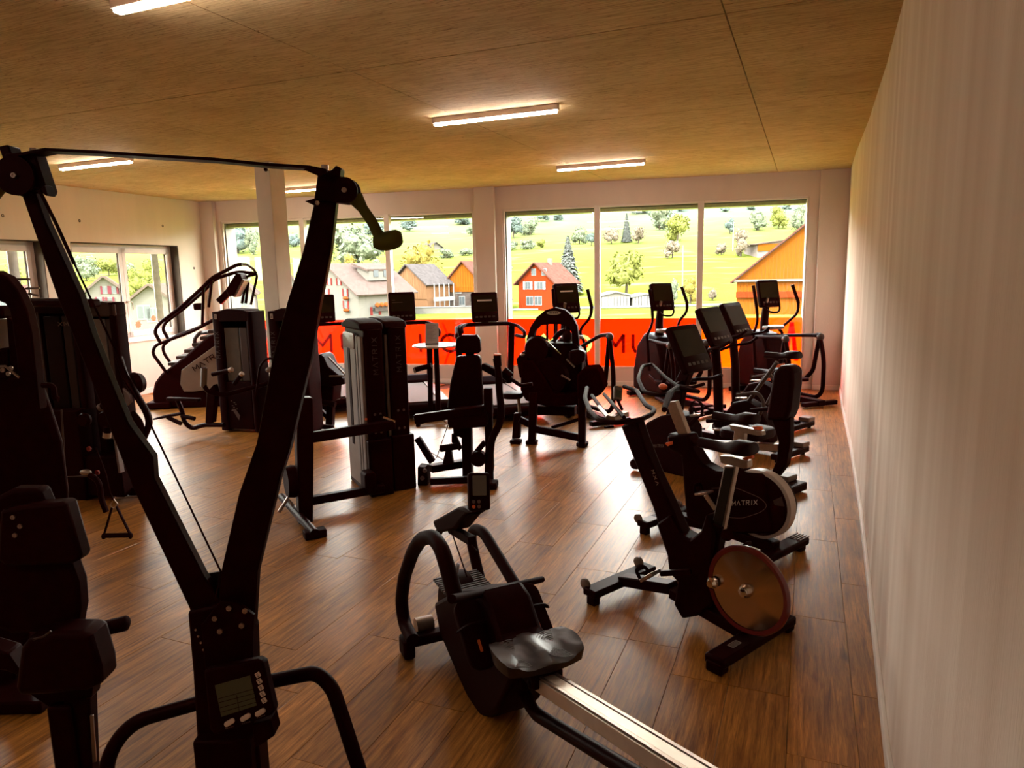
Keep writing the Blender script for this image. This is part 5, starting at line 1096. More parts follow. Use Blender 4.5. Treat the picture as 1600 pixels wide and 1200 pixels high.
# ellipticals
def elliptical(label, cpx, d, yaw, hl, hr, joint, kz, line, foot, body):
    """cpx console centre pixel at distance d; local y points away from the user (forward)"""
    c = ony(cpx[0], cpx[1], d); t = Thing('elliptical_trainer', label, 'elliptical trainer', (c.x, c.y, 0), yaw)
    con = console(t, 'console', (0, 0, c.z), .36, .40, .06, radians(14), 0, line=line)
    q = MB(); q.tube([(0, .03, .62), (0, .06, 1.1), (0, .03, c.z - .16)], [.085, .06, .05], 12); t.child(q, 'console_mast', BLK)
    q = MB(); q.prism([(-.36, .10), (-.32, .62), (-.18, .92), (.16, .98), (.36, .78), (.46, .40), (.46, .10)], (0, .05, 0), Y3, Z3, X3, .34); t.child(q, 'drive_housing', mat('dark_maroon_shroud', (.014, .0010, .0008), .5, 0, .1, 10, spec=.03), bevel=.05, seg=3)
    q = MB(); q.bar((0, .45, .06), (0, -1.15, .06), .12, .08); t.child(q, 'base_beam', BLK, bevel=.01)
    q = MB(); q.bar((-.30, .42, .05), (.30, .42, .05), .10, .07); t.child(q, 'front_foot', BLK, bevel=.01)
    q = MB(); q.bar((-.28, -1.1, .05), (.28, -1.1, .05), .08, .06); t.child(q, 'rear_foot', BLK, bevel=.01)
    for s_, hp in ((-1, hl), (1, hr)):
        pts = [t.P(1, -.02, *hp[0]), t.P(1, -.05, *hp[1]), t.P(1, -.08, *hp[2]), t.P(1, -.08, *hp[3])]
        q = MB(); q.tube(pts + [V((s_ * .26, -.02, .95)), V((s_ * .27, -.10, .45))], [.022, .022, .020, .020, .022, .025], 10, smooth=.12); h_ = t.child(q, 'moving_arm', PLA)
        q = MB(); q.tube([pts[0], pts[1]], [.024, .024], 10); q.build('hand_grip', RUB, h_)
    q = MB(); q.tube([(-.07, -.03, c.z - .10), (-.07, -.07, c.z - .24), (0, -.10, c.z - .27), (.12, -.10, c.z - .27), (.16, -.08, c.z - .20), (.12, -.04, c.z - .07)], .014, 9, smooth=.05); t.child(q, 'fixed_handle', SIL if False else PLA)
    q = MB(); q.tube([(-.06, -.05, c.z - .12), (-.06, -.075, c.z - .06)], .02, 8); t.child(q, 'bottle_clip', SIL)
    # pedal suspension: link, knee and two legs on each visible side
    for s_, jt in ((1, joint), (-1, None)):
        if jt: J = t.P(0, .30, *jt)
        JJ = V((s_ * .30, J.y, J.z))
        q = MB(); q.tube([V((s_ * .22, -.02, .88)), V((s_ * .28, J.y + .18, J.z - .01)), JJ], [.024, .026, .038], 10, smooth=.08); t.child(q, 'swing_link', PLA)
        q = MB(); q.ball(JJ + V((0, -.01, -.02)), (.045, .065, .055)); t.child(q, 'knee_joint', DGR)
        q = MB(); q.tube([JJ, V((s_ * .30, J.y + .10, .42)), V((s_ * .26, J.y + .20, .30))], .030, 10, smooth=.06); t.child(q, 'pedal_hanger', PLA)
        q = MB(); q.tube([JJ, V((s_ * .30, J.y - .10, .60)), V((s_ * .30, J.y - .10, .16)), V((s_ * .30, J.y + .0, .05)), V((s_ * .22, J.y + .42, .07))], .030, 10, smooth=.14); t.child(q, 'rear_leg', PLA)
        q = MB(); q.pad(rrect(.16, .42, .07, 5), (s_ * .17, J.y + .28, .30), X3, Y3, Z3, .05, .008); t.child(q, 'foot_pedal', PLA)
        q = MB(); q.bar((s_ * .17, J.y + .45, .27), (s_ * .15, .05, .35), .05, .05); t.child(q, 'pedal_link', BLK, bevel=.008)
    q = MB(); q.pad(rrect(.30, .22, .08, 5), (0, -.14, 1.02), X3, Y3, Z3, .05, .01); t.child(q, 'bottle_tray', GRY)
    return t
elliptical('elliptical trainer with bright line on its console, in front of the red house', (885, 466), 9.6, radians(24), [(864, 452), (866, 478), (870, 505), (868, 530)], [(918, 452), (925, 482), (922, 497), (904, 517)], (952, 524), 0, .22, 0, 0)
elliptical('elliptical trainer with plain dark console, in the middle window pane of the right opening', (1034, 464), 10.35, radians(22), [(1015, 452), (1019, 480), (1020, 505), (1012, 522)], [(1065, 448), (1074, 474), (1073, 488), (1060, 502)], (1103, 534), 0, None, 0, 0)
elliptical('elliptical trainer with plain dark console, nearest the right-hand corner of the room', (1200, 459), 10.5, radians(20), [(1177, 446), (1182, 478), (1184, 500), (1180, 515)], [(1238, 445), (1248, 474), (1246, 490), (1216, 516)], (1281, 524), 0, None, 0, 0)

# treadmills
def treadmill(label, cpx, d, yaw, line=None, wdir=1, scrtxt=False):
    c = ony(cpx[0], cpx[1], d); t = Thing('treadmill', label, 'treadmill', (c.x, c.y, 0), yaw)
    co = console(t, 'console', (0, 0, c.z), .40, .44, .05, radians(10), 0, line=line)
    if scrtxt:
        q = MB()
        for k, w_ in enumerate((.05, .16)): q.bar((-.15, -.03, .10 - k * .035), (-.15 + w_, -.03, .10 - k * .035), .002, .006)
        q.build('screen_text', DIM, co, loc=(0, 0, c.z))
    zr = c.z - .30
    q = MB(); q.tube([(-.40, -.28, zr - .04), (-.40, -.22, zr + .03), (-.30, -.02, zr + .05), (.30, -.02, zr + .05), (.40, -.05, zr + .04)], .030, 10, smooth=.08); t.child(q, 'handlebar', PLA)
    q = MB(); q.tube([(.34, -.02, zr + .05), (.46, -.16, zr + .02), (.50, -.42, zr - .06), (.49, -.42, zr - .13), (.42, -.22, zr - .12)], .026, 10, smooth=.03); t.child(q, 'side_handle', PLA)
    q = MB(); q.tube([(-.34, -.02, zr + .05), (-.46, -.16, zr + .02), (-.50, -.42, zr - .06), (-.49, -.42, zr - .13), (-.42, -.22, zr - .12)], .026, 10, smooth=.03); t.child(q, 'side_handle', PLA)
    for s_ in (-1, 1):
        q = MB(); q.bar((s_ * .40, -.04, zr + .02), (s_ * .40, .12, .25), .09, .06); t.child(q, 'upright', BLK, bevel=.012)
    q = MB(); q.bar((0, 0, zr + .03), (0, .0, c.z - .2), .10, .05, (0, 1, 0)); t.child(q, 'console_neck', PLA, bevel=.01)
    q = MB(); q.prism([(.32, .05), (.32, .26), (.10, .36), (-.02, .26), (-.02, .05)], (0, 0, 0), Y3, Z3, X3, .84); t.child(q, 'motor_hood', PLA, bevel=.03)
    q = MB(); q.box((0, -.85, .14), (.86, 1.75, .16)); t.child(q, 'deck_frame', BLK, bevel=.02)
    q = MB(); q.box((0, -.85, .225), (.54, 1.70, .02)); t.child(q, 'running_belt', mat('grey_running_belt', (.11, .070, .055), .85, 0, .08, 30), bevel=.004)
    for s_ in (-1, 1): q = MB(); q.box((s_ * .345, -.85, .23), (.13, 1.72, .03)); t.child(q, 'side_rail', GRY, bevel=.006)
    q = MB(); q.lathe([(0, -.42), (.055, -.42), (.055, .42), (0, .42)], (0, -1.72, .16), X3, 16); t.child(q, 'rear_roller', RUB)
    return t
treadmill('treadmill with bright line on its console, its handles in front of the middle pillar', (757, 480), 10.6, radians(14), line=.22)
treadmill('treadmill half hidden behind the twin weight towers, next to the brochure table', (628, 479), 10.9, radians(14), scrtxt=True)
treadmill('treadmill showing just right of the ski trainer arm, leftmost of the treadmills', (503, 482), 11.4, radians(14), scrtxt=True)

# bistro table and brochure
tb = Thing('bistro_table', 'small round standing table with pale top and black pedestal between treadmills and towers', 'table', (-.95, 8.95, 0), 0)
zt_ = tb.P(1, 0, 670, 540).z
q = MB(); q.lathe([(0, -.012), (.29, -.012), (.30, 0), (.29, .012), (0, .012)], (0, 0, zt_), Z3, 40); tb.child(q, 'tabletop', mat('pale_laminate_top', (.42, .34, .30), .3, 0, .05, 10))
q = MB(); q.tube([(0, 0, .06), (0, 0, zt_ - .02)], .035, 14); tb.child(q, 'column_leg', BLK)
for k in range(4):
    a = radians(35 + 90 * k); q = MB(); q.tube([(0, 0, .09), (cos(a) * .30, sin(a) * .30, .035)], .022, 10); tb.child(q, 'foot', SIL if k == 3 else BLK)
    q = MB(); q.cyl((cos(a) * .30, sin(a) * .30, 0), (cos(a) * .30, sin(a) * .30, .04), .028, seg=12); tb.child(q, 'foot_cap', RUB)
b0 = tb.P(1, .02, 675, 540); br = Thing('price_sheet', 'white printed A4 sheet leaning in a stand on the small round table', 'notice', tuple(tb.loc + V((b0.x, .02, zt_ + .012))), radians(4))
q = MB(); q.prism(rrect(.17, .27, .004, 1, 0, .135), (0, 0, 0), X3, V((.04, .17, 1)).normalized(), Y3, .006); br.child(q, 'sheet', mat('paper_backlit', (.40, .33, .29), .7, 0, .04, 20))
q = MB()
for k in range(11): q.bar((-.06, -.006 + .0385 * (1 - k / 11), .235 - k * .018), (.055 - .02 * (k % 3), -.006 + .0385 * (1 - k / 11), .235 - k * .018), .002, .004)
br.child(q, 'text_line', mat('grey_text_print', (.20, .14, .12), .6))
q = MB(); q.box((0, .02, .006), (.17, .08, .012)); br.child(q, 'stand_base', PLA, bevel=.002)

# ================================================================ STAIR CLIMBER (far left corner)
st = Thing('stair_climber', 'tall stair climber with looping handrails and grey side panel in the far left corner', 'stair climber', (-4.9, 10.75, 0), radians(8))
P_ = lambda y, *a: st.P(1, y, *a)
poly(st, 'side_body', PLA, 1, 0, [(251, 632), (249, 610), (252, 594), (262, 580), (300, 552), (322, 532), (335, 522), (400, 500), (412, 520), (408, 632)], .62, .03)
poly(st, 'side_panel', mat('taupe_side_panel', (.16, .105, .078), .4, 0, .06, 6, spec=.3), 1, -.325, [(284, 578), (300, 566), (336, 540), (400, 512), (408, 540), (404, 600), (300, 612), (288, 612), (282, 600)], .03, .006)
o2 = P_(-.345, 305, 580); u2 = P_(-.345, 336, 560) - o2
q = MB(); un = u2.normalized(); letters(q, 'MATR', o2, un, V((-un.z, 0, un.x)), -Y3, u2.length / 4.6, .07, u2.length / 16, .012, .003); st.child(q, 'panel_lettering', PLA)
for k in range(6):
    f = k / 5; q = MB(); a = P_(-.20, 276 + 62 * f, 568 - 50 * f); q.box((a.x, 0, a.z), (.22, .50, .05)); st.child(q, 'stair_tread', DGR, bevel=.008)
q = MB(); q.box((P_(0, 260, 628).x, 0, .06), (.35, .74, .10)); st.child(q, 'base_foot', PLA, bevel=.02)
for s_, du in ((-.34, 0), (.34, 17)):
    A = lambda x, y: P_(s_, x, y)
    if s_ < 0:
        up = [(262, 585), (238, 552), (242, 540), (262, 532), (300, 518), (334, 500)]; hi = [(251, 536), (241, 518), (248, 506), (285, 478), (318, 448), (331, 434), (370, 414), (378, 413)]
    else:
        up = [(270, 572), (256, 552), (254, 540), (272, 526), (310, 512), (340, 496)]; hi = [(263, 530), (254, 514), (258, 504), (290, 480), (322, 452), (335, 436), (373, 424), (400, 428)]
    q = MB(); q.tube([A(*a) for a in up], .024, 9, smooth=.10); st.child(q, 'lower_handrail', BLK)
    q = MB(); q.tube([A(*a) for a in hi], .026, 9, smooth=.10); st.child(q, 'upper_handrail', BLK)
    for a, b in (((318, 448), (316, 510)), ((331, 438), (326, 480))): q = MB(); q.tube([A(*a), A(*b)], .022, 8); st.child(q, 'rail_post', BLK)
q = MB(); q.tube([P_(-.30, 372, 413), P_(-.1, 385, 413), P_(.1, 396, 420), P_(.30, 402, 430), P_(.30, 392, 476)], .020, 9, smooth=.06); st.child(q, 'front_hoop', BLK)
for a, b in (((402, 428), (386, 432)), ((386, 432), (378, 474)), ((388, 440), (384, 474))): q = MB(); q.tube([P_(.2, *a), P_(.2, *b)], .022, 8); st.child(q, 'front_stay', BLK)
q = MB(); q.bar(P_(0, 342, 472), P_(0, 362, 452), .10, .10); st.child(q, 'console_arm', BLK, bevel=.01)
poly(st, 'console', PLA, 1, 0, [(358, 452), (374, 426), (380, 428), (383, 436), (370, 462), (362, 462)], .40, .01)
poly(st, 'console_edge', GRY, 1, 0, [(383, 436), (386, 438), (372, 464), (368, 463)], .36, .004)
q = MB(); q.box(P_(0, 311, 479), (.14, .12, .10)); st.child(q, 'cup_holder', PLA, bevel=.02)
q = MB(); q.tube([P_(-.2, 306, 545), P_(-.2, 303, 530), P_(-.2, 312, 520), P_(.2, 330, 518)], .03, 9, smooth=.06); st.child(q, 'hood_handle', DGR)

# ================================================================ WEIGHT MACHINES
def shield_tower(name, label, loc, yaw, w, dp, h, arms=None, shield=True, group=None):
    t = Thing(name, label, 'weight machine', loc, yaw, group)
    q = MB(); q.box((w / 2, dp / 2, h / 2), (w, dp, h - .0)); 
    # frame posts with a recessed smoked shield between them
    q = MB(); q.prism(rrect(.13, dp, .03, 3, .065, dp / 2), (0, 0, .02), X3, Y3, Z3, h - .02, center=False); t.child(q, 'side_column', PLA, bevel=.008)
    q = MB(); q.prism(rrect(.08, dp, .03, 3, w - .04, dp / 2), (0, 0, .02), X3, Y3, Z3, h - .02, center=False); t.child(q, 'side_column', PLA, bevel=.008)
    q = MB(); q.prism([(.10, h - .12), (w - .05, h - .12), (w - .05, h - .01), (w - .10, h + .02), (w * .4, h + .035), (.10, h + .01)], (0, .0, 0), X3, Z3, Y3, dp, center=False); t.child(q, 'top_cap', PLA, bevel=.01)
    q = MB(); q.box((w / 2, dp * .5, .34), (w - .16, dp * .9, .60)); t.child(q, 'lower_cover', PLA, bevel=.01)
    q = MB(); q.box((w / 2, dp - .02, h / 2), (w - .12, .02, h - .1)); t.child(q, 'rear_panel', PLA)
    if shield:
        q = MB(); q.box((.13 + (w - .21) * .32, .045, h * .65), ((w - .21) * .60, .02, h * .44)); t.child(q, 'weight_shield', TINT, bevel=.01)
        q = MB(); q.box((.13 + (w - .21) * .80, .045, h * .65), ((w - .21) * .32, .02, h * .44)); t.child(q, 'weight_shield', DGR, bevel=.01)
    q = MB(); letters(q, 'MATRIX', (.085, -.001, h * .62), Z3, -X3, -Y3, .034, .05, .028, .006, .002); t.child(q, 'column_lettering', DGR)
    q = MB(); q.box((.065, -.002, h - .06), (.035, .004, .06)); wl = t.child(q, 'number_label', mat('label_paper', (.42, .33, .27), .6), bevel=.001)
    q = MB(); [q.box((.065, -.005, h - .045 - k * .015), (.018, .002, .006)) for k in range(3)]; q.build('label_print', PLA, wl)
    return t
hE = 1.50
tE = shield_tower('weight_machine', 'weight machine with smoked-shield tower left of the white column, grips curving to its left', (-3.66, 8.72, 0), radians(-16), .56, .30, hE)
q = MB(); q.tube([tE.P(1, o, x, y) for x, y, o in ((318, 574, -.35), (317, 600, -.35), (326, 614, -.35), (352, 617, -.3), (400, 604, -.15), (428, 596, -.05))], .028, 10, smooth=.06); tE.child(q, 'press_arm', BLK)
q = MB(); q.tube([tE.P(1, -.35, 319, 575), tE.P(1, -.35, 318, 604)], .036, 12); tE.child(q, 'foam_grip', mat('grey_foam_grip', (.11, .075, .055), .6))
for a, b, nm in (((332, 585), (362, 578), 'lever_grip'), ((366, 600), (378, 584), 'lever_grip')):
    q = MB(); q.tube([tE.P(1, -.3, *a), tE.P(1, -.3, *b)], .026, 10); go = tE.child(q, nm, RUB); q = MB(); q.tube([tE.P(1, -.3, b[0] - (b[0] - a[0]) * .12, b[1] - (b[1] - a[1]) * .12), tE.P(1, -.3, b[0] + 1, b[1] - 1)], .028, 12); q.build('grip_end', mat('tan_grip_end', (.45, .30, .20), .5), go)
poly(tE, 'front_leg', BLK, 1, -.30, [(326, 612), (337, 600), (340, 612), (335, 660), (324, 660)], .08, .008)
q = MB(); q.tube([tE.P(1, -.32, *a) for a in ((276, 622), (284, 640), (288, 660), (300, 670), (318, 664), (350, 664))], .028, 10, smooth=.06); tE.child(q, 'foot_tube', BLK)
q = MB(); q.bar(tE.P(1, -.34, 262, 623), tE.P(1, -.34, 312, 625), .06, .04); tE.child(q, 'foot_plate', PLA, bevel=.01)
q = MB(); q.tube([tE.P(1, -.34, 240, 655), tE.P(1, -.34, 262, 650), tE.P(1, -.34, 284, 646)], [.012, .02, .02], 9); q.tube([tE.P(1, -.34, 262, 652), tE.P(1, -.34, 283, 662)], .026, 10); q.tube([tE.P(1, -.34, 284, 650), tE.P(1, -.34, 304, 654)], .026, 10); tE.child(q, 'ankle_roller', RUB); 
q = MB(); q.prism([(.19, .30), (.24, .30), (.30, .22), (.28, .16)], (0, -.003, 0), X3, Z3, Y3, .002); tE.child(q, 'warning_label', DIM)
q = MB(); [q.box((.19 + .03 * (k % 3) + .01 * (k % 2), -.0, .40 - .02 * k), (.02, .004, .008)) for k in range(7)]; tE.child(q, 'sticker_marks', GRY)
tF = shield_tower('weight_machine', 'weight tower just right of the white column, mostly hidden by the ski trainer', (-2.92, 8.55, 0), radians(-16), .50, .30, hE)
q = MB(); q.tube([tF.P(1, -.25, *a) for a in ((400, 620), (406, 572), (416, 560), (438, 560), (440, 580))], .014, 8, smooth=.05); tF.child(q, 'lever_arm', BLK)
q = MB(); q.ball(tF.P(1, -.25, 421, 578), (.05, .03, .035)); tF.child(q, 'grip_end', GRY)

# twin towers in the centre
G0 = onz(582, 776, 0)
def twin(name, label, dx, cap):
    t = Thing(name, label, 'weight machine', tuple(G0 + RZ(radians(28)) @ V((dx, .06 * (dx > 0), 0))), radians(28), None)
    h = 1.52
    q = MB(); q.prism(rrect(.17, .62, .035, 4, .085, .31), (0, 0, .03), X3, Y3, Z3, h - .1, center=False); t.child(q, 'tower_body', BLK, bevel=.006)
    q = MB(); q.prism(rrect(.03, .56, .012, 3, -.012, .31), (0, 0, .05), X3, Y3, Z3, h - .18, center=False); gs = t.child(q, 'front_shroud', GRY, bevel=.004)
    q = MB(); q.box((-.029, .40, h * .56), (.006, .07, h * .60)); q.build('weight_slot', PLA, gs, bevel=.002)
    q = MB(); q.box((-.029, .20, h * .5), (.004, .03, h * .84)); q.build('ridge', DGR, gs, bevel=.001); q = MB(); q.box((-.029, .12, h * .5), (.004, .012, h * .84)); q.build('ridge', DGR, gs, bevel=.001)
    q = MB(); q.pad(rrect(.34, .14, .03, 4), (-.03, .36, h - .18), Y3, Z3, X3, .016, .004); q.build('instruction_panel', mat('panel_grey', (.20, .14, .115), .4, 0, .06, 12), gs)
    q = MB(); q.prism([(0, 0), (.62, 0), (.60, .05), (.45, .085), (.2, .085), (.03, .06)], (.075, 0, h - .08), Y3, Z3, X3, .21); t.child(q, 'top_cap', PLA, bevel=.02, seg=3)
    q = MB(); letters(q, 'MATRIX', (.108, -.001, h * .70), Z3, -X3, -Y3, .038, .042, .022, .005, .002); t.child(q, 'shroud_lettering', mat('tower_print', (.028, .007, .005), .4))
    for k in range(4): q = MB(); q.lathe([(0, 0), (.012, 0), (.010, .008), (0, .008)], (.06 + .05 * (k % 2), 0, .72 - .16 * (k // 2)), -Y3, 10); t.child(q, 'bolt', DIM)
    q = MB(); q.box((.085, .29, .25), (.21, .64, .50)); t.child(q, 'lower_cover', BLK, bevel=.012)
    return t
tG = twin('weight_machine', 'left of the twin weight towers, with grey slotted front and side frame', 0., 0)
tR = twin('weight_machine', 'right one of the twin weight towers in the middle, behind its slotted neighbour', .23, 0)
q = MB(); q.box((.34, .1, .30), (.34, .3, .60)); 
poly(tG, 'guide_frame_post', BLK, 1, -.32, [(462, 620), (487, 620), (488, 700), (487, 832), (466, 832), (462, 700)], .11, .012)
q = MB(); q.tube([tG.P(2, .06, 440, 776), tG.P(2, .06, 492, 833)], .032, 12); tG.child(q, 'floor_tube', BLK); q = MB(); q.box(tG.P(2, .03, 492, 833), (.16, .10, .06)); tG.child(q, 'rubber_foot', RUB, bevel=.01)
q = MB(); q.bar(tG.P(1, -.32, 482, 684), tG.P(1, -.10, 616, 663), .06, .085); tG.child(q, 'press_beam', BLK, bevel=.012)
q = MB(); q.tube([tG.P(1, -.12, 598, 652), tG.P(1, -.12, 616, 659)], .016, 10); tG.child(q, 'chrome_pin', CHR)
q = MB(); q.bar(tG.P(2, .10, 486, 782), tG.P(2, .10, 600, 762), .07, .07); tG.child(q, 'base_beam', BLK, bevel=.01)
q = MB(); q.lathe([(0, -.05), (.12, -.05), (.13, 0), (.12, .05), (0, .05)], tG.P(1, -.25, 457, 752), X3, 24); tG.child(q, 'counter_weight', PLA); q = MB(); q.bar(tG.P(1, -.3, 451, 756), tG.P(1, -.3, 461, 755), .01, .012); tG.child(q, 'weight_label', DIM)
q = MB(); q.tube([tG.P(1, -.3, 436, 800), tG.P(1, -.3, 450, 778), tG.P(1, -.3, 458, 790)], .014, 8); tG.child(q, 'latch_lever', SIL)
q = MB(); q.cyl(tG.P(1, -.05, 572, 655), tG.P(1, -.12, 572, 655), .012, seg=10); tG.child(q, 'lock_pin', ORG)
q = MB(); q.prism(rrect(.10, .18, .03, 3, 0, 0), tG.P(1, -.10, 576, 752), X3, Z3, Y3, .14); tG.child(q, 'pulley_box', PLA, bevel=.01)

# chest press with headrest
hp_ = onz(735, 770, 0)
th = Thing('chest_press', 'seated press with black headrest and curved lever arms right of the twin towers', 'weight machine', (-.42, 6.55, 0), radians(-6))
S2 = lambda *a, **k: poly(th, *a, **k)
S2('headrest', VIN, 1, .05, [(714, 528), (722, 523), (746, 523), (751, 530), (752, 548), (748, 552), (714, 552), (712, 544)], .09, .015, seg=3)
S2('headrest_post', BLK, 1, .08, [(728, 548), (741, 548), (741, 560), (728, 560)], .05, .004)
S2('backrest', VIN, 1, .05, [(714, 556), (748, 554), (752, 560), (754, 600), (756, 640), (744, 644), (706, 642), (700, 636), (704, 600)], .10, .02, seg=3)
S2('seat', VIN, 1, -.10, [(706, 640), (762, 634), (768, 648), (764, 660), (716, 664), (705, 656)], .42, .02, seg=3)
S2('seat_column', BLK, 1, -.08, [(708, 660), (724, 660), (726, 684), (710, 678)], .10, .01); S2('main_post', BLK, 1, -.05, [(722, 655), (737, 655), (739, 748), (724, 748)], .12, .01)
S2('lever_tower', BLK, 1, -.22, [(756, 606), (769, 606), (770, 680), (772, 730), (768, 760), (757, 762), (759, 700)], .08, .01)
q = MB(); q.tube([th.P(1, -.30, *a) for a in ((775, 560), (779, 580), (780, 610), (784, 645), (780, 665), (768, 685), (765, 720), (766, 752))], [.030, .030, .032, .034, .034, .034, .034, .034], 12, smooth=.08); th.child(q, 'lever_arm', BLK)
q = MB(); q.tube([th.P(1, -.30, 777, 555), th.P(1, -.30, 778, 572)], .034, 12); gg = th.child(q, 'hand_grip', RUB); q = MB(); q.cyl(th.P(1, -.30, 777, 556), th.P(1, -.30, 777, 553), .033, seg=14); q.build('grip_end', ORG, gg)
q = MB(); q.bar(th.P(1, -.28, 648, 655), th.P(1, -.28, 757, 640), .07, .085); th.child(q, 'cross_beam', BLK, bevel=.012)
q = MB(); q.bar(th.P(1, .1, 755, 572), th.P(1, -.1, 798, 594), .06, .07); q2 = th.child(q, 'upper_lever', BLK, bevel=.012)
q = MB(); q.tube([th.P(1, -.15, 785, 580), th.P(1, -.15, 797, 590)], .05, 12); th.child(q, 'roller_pad', VIN)
q = MB(); q.tube([th.P(1, -.1, 798, 592), th.P(1, -.1, 814, 603), th.P(1, -.1, 832, 600)], .018, 9, smooth=.03); th.child(q, 'link_rod', BLK)
q = MB(); q.tube([th.P(1, -.3, 648, 578), th.P(1, -.3, 674, 571)], .024, 10); hg = th.child(q, 'hand_grip', RUB); q = MB(); q.cyl(th.P(1, -.3, 647, 579), th.P(1, -.3, 650, 578), .026, seg=12); q.build('grip_end', SIL, hg)
q = MB(); q.tube([th.P(1, -.26, 672, 571), th.P(1, -.26, 673, 640)], .024, 10); th.child(q, 'grip_stem', BLK)
q = MB(); q.bar(th.P(1, -.2, 652, 684), th.P(1, -.2, 676, 722), .06, .06); q.bar(th.P(1, -.2, 758, 690), th.P(1, -.2, 740, 712), .05, .05); th.child(q, 'diagonal_brace', BLK, bevel=.008)
q = MB(); q.tube([th.P(1, -.22, 688, 701), th.P(1, -.22, 716, 697)], .032, 12); th.child(q, 'foot_roller', RUB)
S2('footrest_bracket', BLK, 1, -.2, [(697, 703), (706, 703), (709, 724), (692, 724)], .06, .006)
S2('rear_link', BLK, 1, -.1, [(706, 677), (712, 678), (722, 700), (718, 704), (706, 690)], .05, .005)
q = MB(); q.tube([th.P(1, -.15, 700, 664), th.P(1, -.15, 682, 716)], .004, 5); th.child(q, 'cable', RUB); q = MB(); q.tube([th.P(1, -.22, 668, 704), th.P(1, -.22, 712, 730)], .004, 5); th.child(q, 'cable', RUB)
q = MB(); q.bar(th.P(2, .10, 672, 732), th.P(2, .10, 735, 722), .10, .07); th.child(q, 'base_plate_beam', BLK, bevel=.01); q = MB(); q.bar(th.P(2, .05, 672, 752), th.P(2, .05, 762, 748), .06, .06); th.child(q, 'floor_beam', BLK, bevel=.01)
q = MB(); q.lathe([(0, -.04), (.07, -.04), (.07, .04), (0, .04)], th.P(1, -.25, 748, 716), Y3, 20); th.child(q, 'pulley', PLA)
S2('pulley_box', PLA, 1, -.28, [(655, 726), (668, 728), (671, 745), (670, 760), (655, 772)], .14, .01); bolts(th, 1, -.36, [(664, 735), (660, 747)], .02, m=DIM)
q = MB(); q.box(th.P(2, .03, 767, 757), (.12, .14, .06)); th.child(q, 'rubber_foot', RUB, bevel=.012)

# arched machine in the centre right
ka = Thing('arch_machine', 'arch-topped weight machine with oval badge, standing on square posts centre right', 'weight machine', (.45, 7.85, 0), radians(-14))
K = lambda *a, **k: poly(ka, *a, **k)
arch = [(824, 560), (824, 530), (830, 510), (840, 495), (854, 484), (868, 480), (884, 484), (896, 495), (903, 510), (905, 530), (906, 560)]
q = MB(); sp_ = [ka.P(1, .1, *a) for a in arch]; inn = [ka.P(1, .1, *a) for a in ((835, 560), (835, 530), (838, 516), (846, 508), (860, 506), (876, 506), (888, 510), (894, 518), (895, 530), (896, 545), (896, 560))]
n_ = len(arch); vs = [p - Y3 * .05 for p in sp_] + [p - Y3 * .05 for p in inn] + [p + Y3 * .05 for p in sp_] + [p + Y3 * .05 for p in inn]; fs = []
for i in range(n_ - 1): fs += [(i, i + 1, n_ + i + 1, n_ + i), (2 * n_ + i, 3 * n_ + i, 3 * n_ + i + 1, 2 * n_ + i + 1), (i, 2 * n_ + i, 2 * n_ + i + 1, i + 1), (n_ + i, n_ + i + 1, 3 * n_ + i + 1, 3 * n_ + i)]
fs += [(0, n_, 3 * n_, 2 * n_), (n_ - 1, 3 * n_ - 1, 4 * n_ - 1, 2 * n_ - 1)]
q.add(vs, fs); ka.child(q, 'arch_shroud', PLA, bevel=.004)
q = MB(); q.prism(ell(.16, .042), ka.P(1, .045, 865, 489), X3, Z3, Y3, .006); bg = ka.child(q, 'oval_badge', mat('tan_badge', (.34, .24, .16), .4)); q = MB(); [q.box(ka.P(1, .040, 865, 489) + V((dx, 0, 0)), (.012, .003, .014)) for dx in (-.04, -.02, 0, .02, .04)]; q.build('badge_print', PLA, bg)
for x in (855, 867, 882, 889): q = MB(); q.tube([ka.P(1, .12, x, 505), ka.P(1, .12, x, 560)], .014 if x < 885 else .02, 8); ka.child(q, 'guide_rod', BLK)
K('weight_housing', PLA, 1, .12, [(822, 545), (835, 535), (900, 535), (912, 548), (910, 600), (905, 620), (835, 622), (826, 600)], .22, .02)
q = MB(); q.lathe([(0, -.06), (.20, -.06), (.23, 0), (.20, .06), (0, .06)], ka.P(1, -.08, 858, 590), Y3, 32); ka.child(q, 'cam_wheel', PLA)
q = MB(); q.lathe([(0, -.06), (.13, -.06), (.15, 0), (.13, .06), (0, .06)], ka.P(1, -.05, 840, 545), Y3, 28); ka.child(q, 'upper_pulley', PLA)
for a, b in (((853, 532), (876, 554)), ((885, 561), (898, 574)), ((877, 586), (891, 594))): q = MB(); q.tube([ka.P(1, -.2, *a), ka.P(1, -.2, *b)], .010, 8); ka.child(q, 'chrome_rod', CHR if a[0] < 860 else SIL)
q = MB(); q.ball(ka.P(1, -.05, 886, 525), (.055, .05, .075)); ka.child(q, 'shoulder_pad', VIN); q = MB(); q.tube([ka.P(1, -.05, 866, 530), ka.P(1, -.05, 874, 520), ka.P(1, -.05, 884, 516)], .03, 9, smooth=.04); ka.child(q, 'pad_arm', BLK)
K('hip_pad', VIN, 1, -.15, [(890, 548), (905, 545), (916, 550), (914, 564), (900, 570), (890, 562)], .14, .02)
MTB = mat('dull_black_vinyl', (.0135, .0006, .0005), .8, 0, .15, 30, spec=.0)
K('seat_pad', MTB, 1, -.22, [(905, 582), (915, 573), (935, 572), (940, 580), (948, 604), (942, 612), (918, 626), (905, 618)], .34, .02, seg=3)
K('seat_shell', MTB, 1, -.05, [(820, 562), (838, 560), (870, 610), (912, 615), (914, 628), (860, 632), (826, 622), (818, 605)], .34, .02)
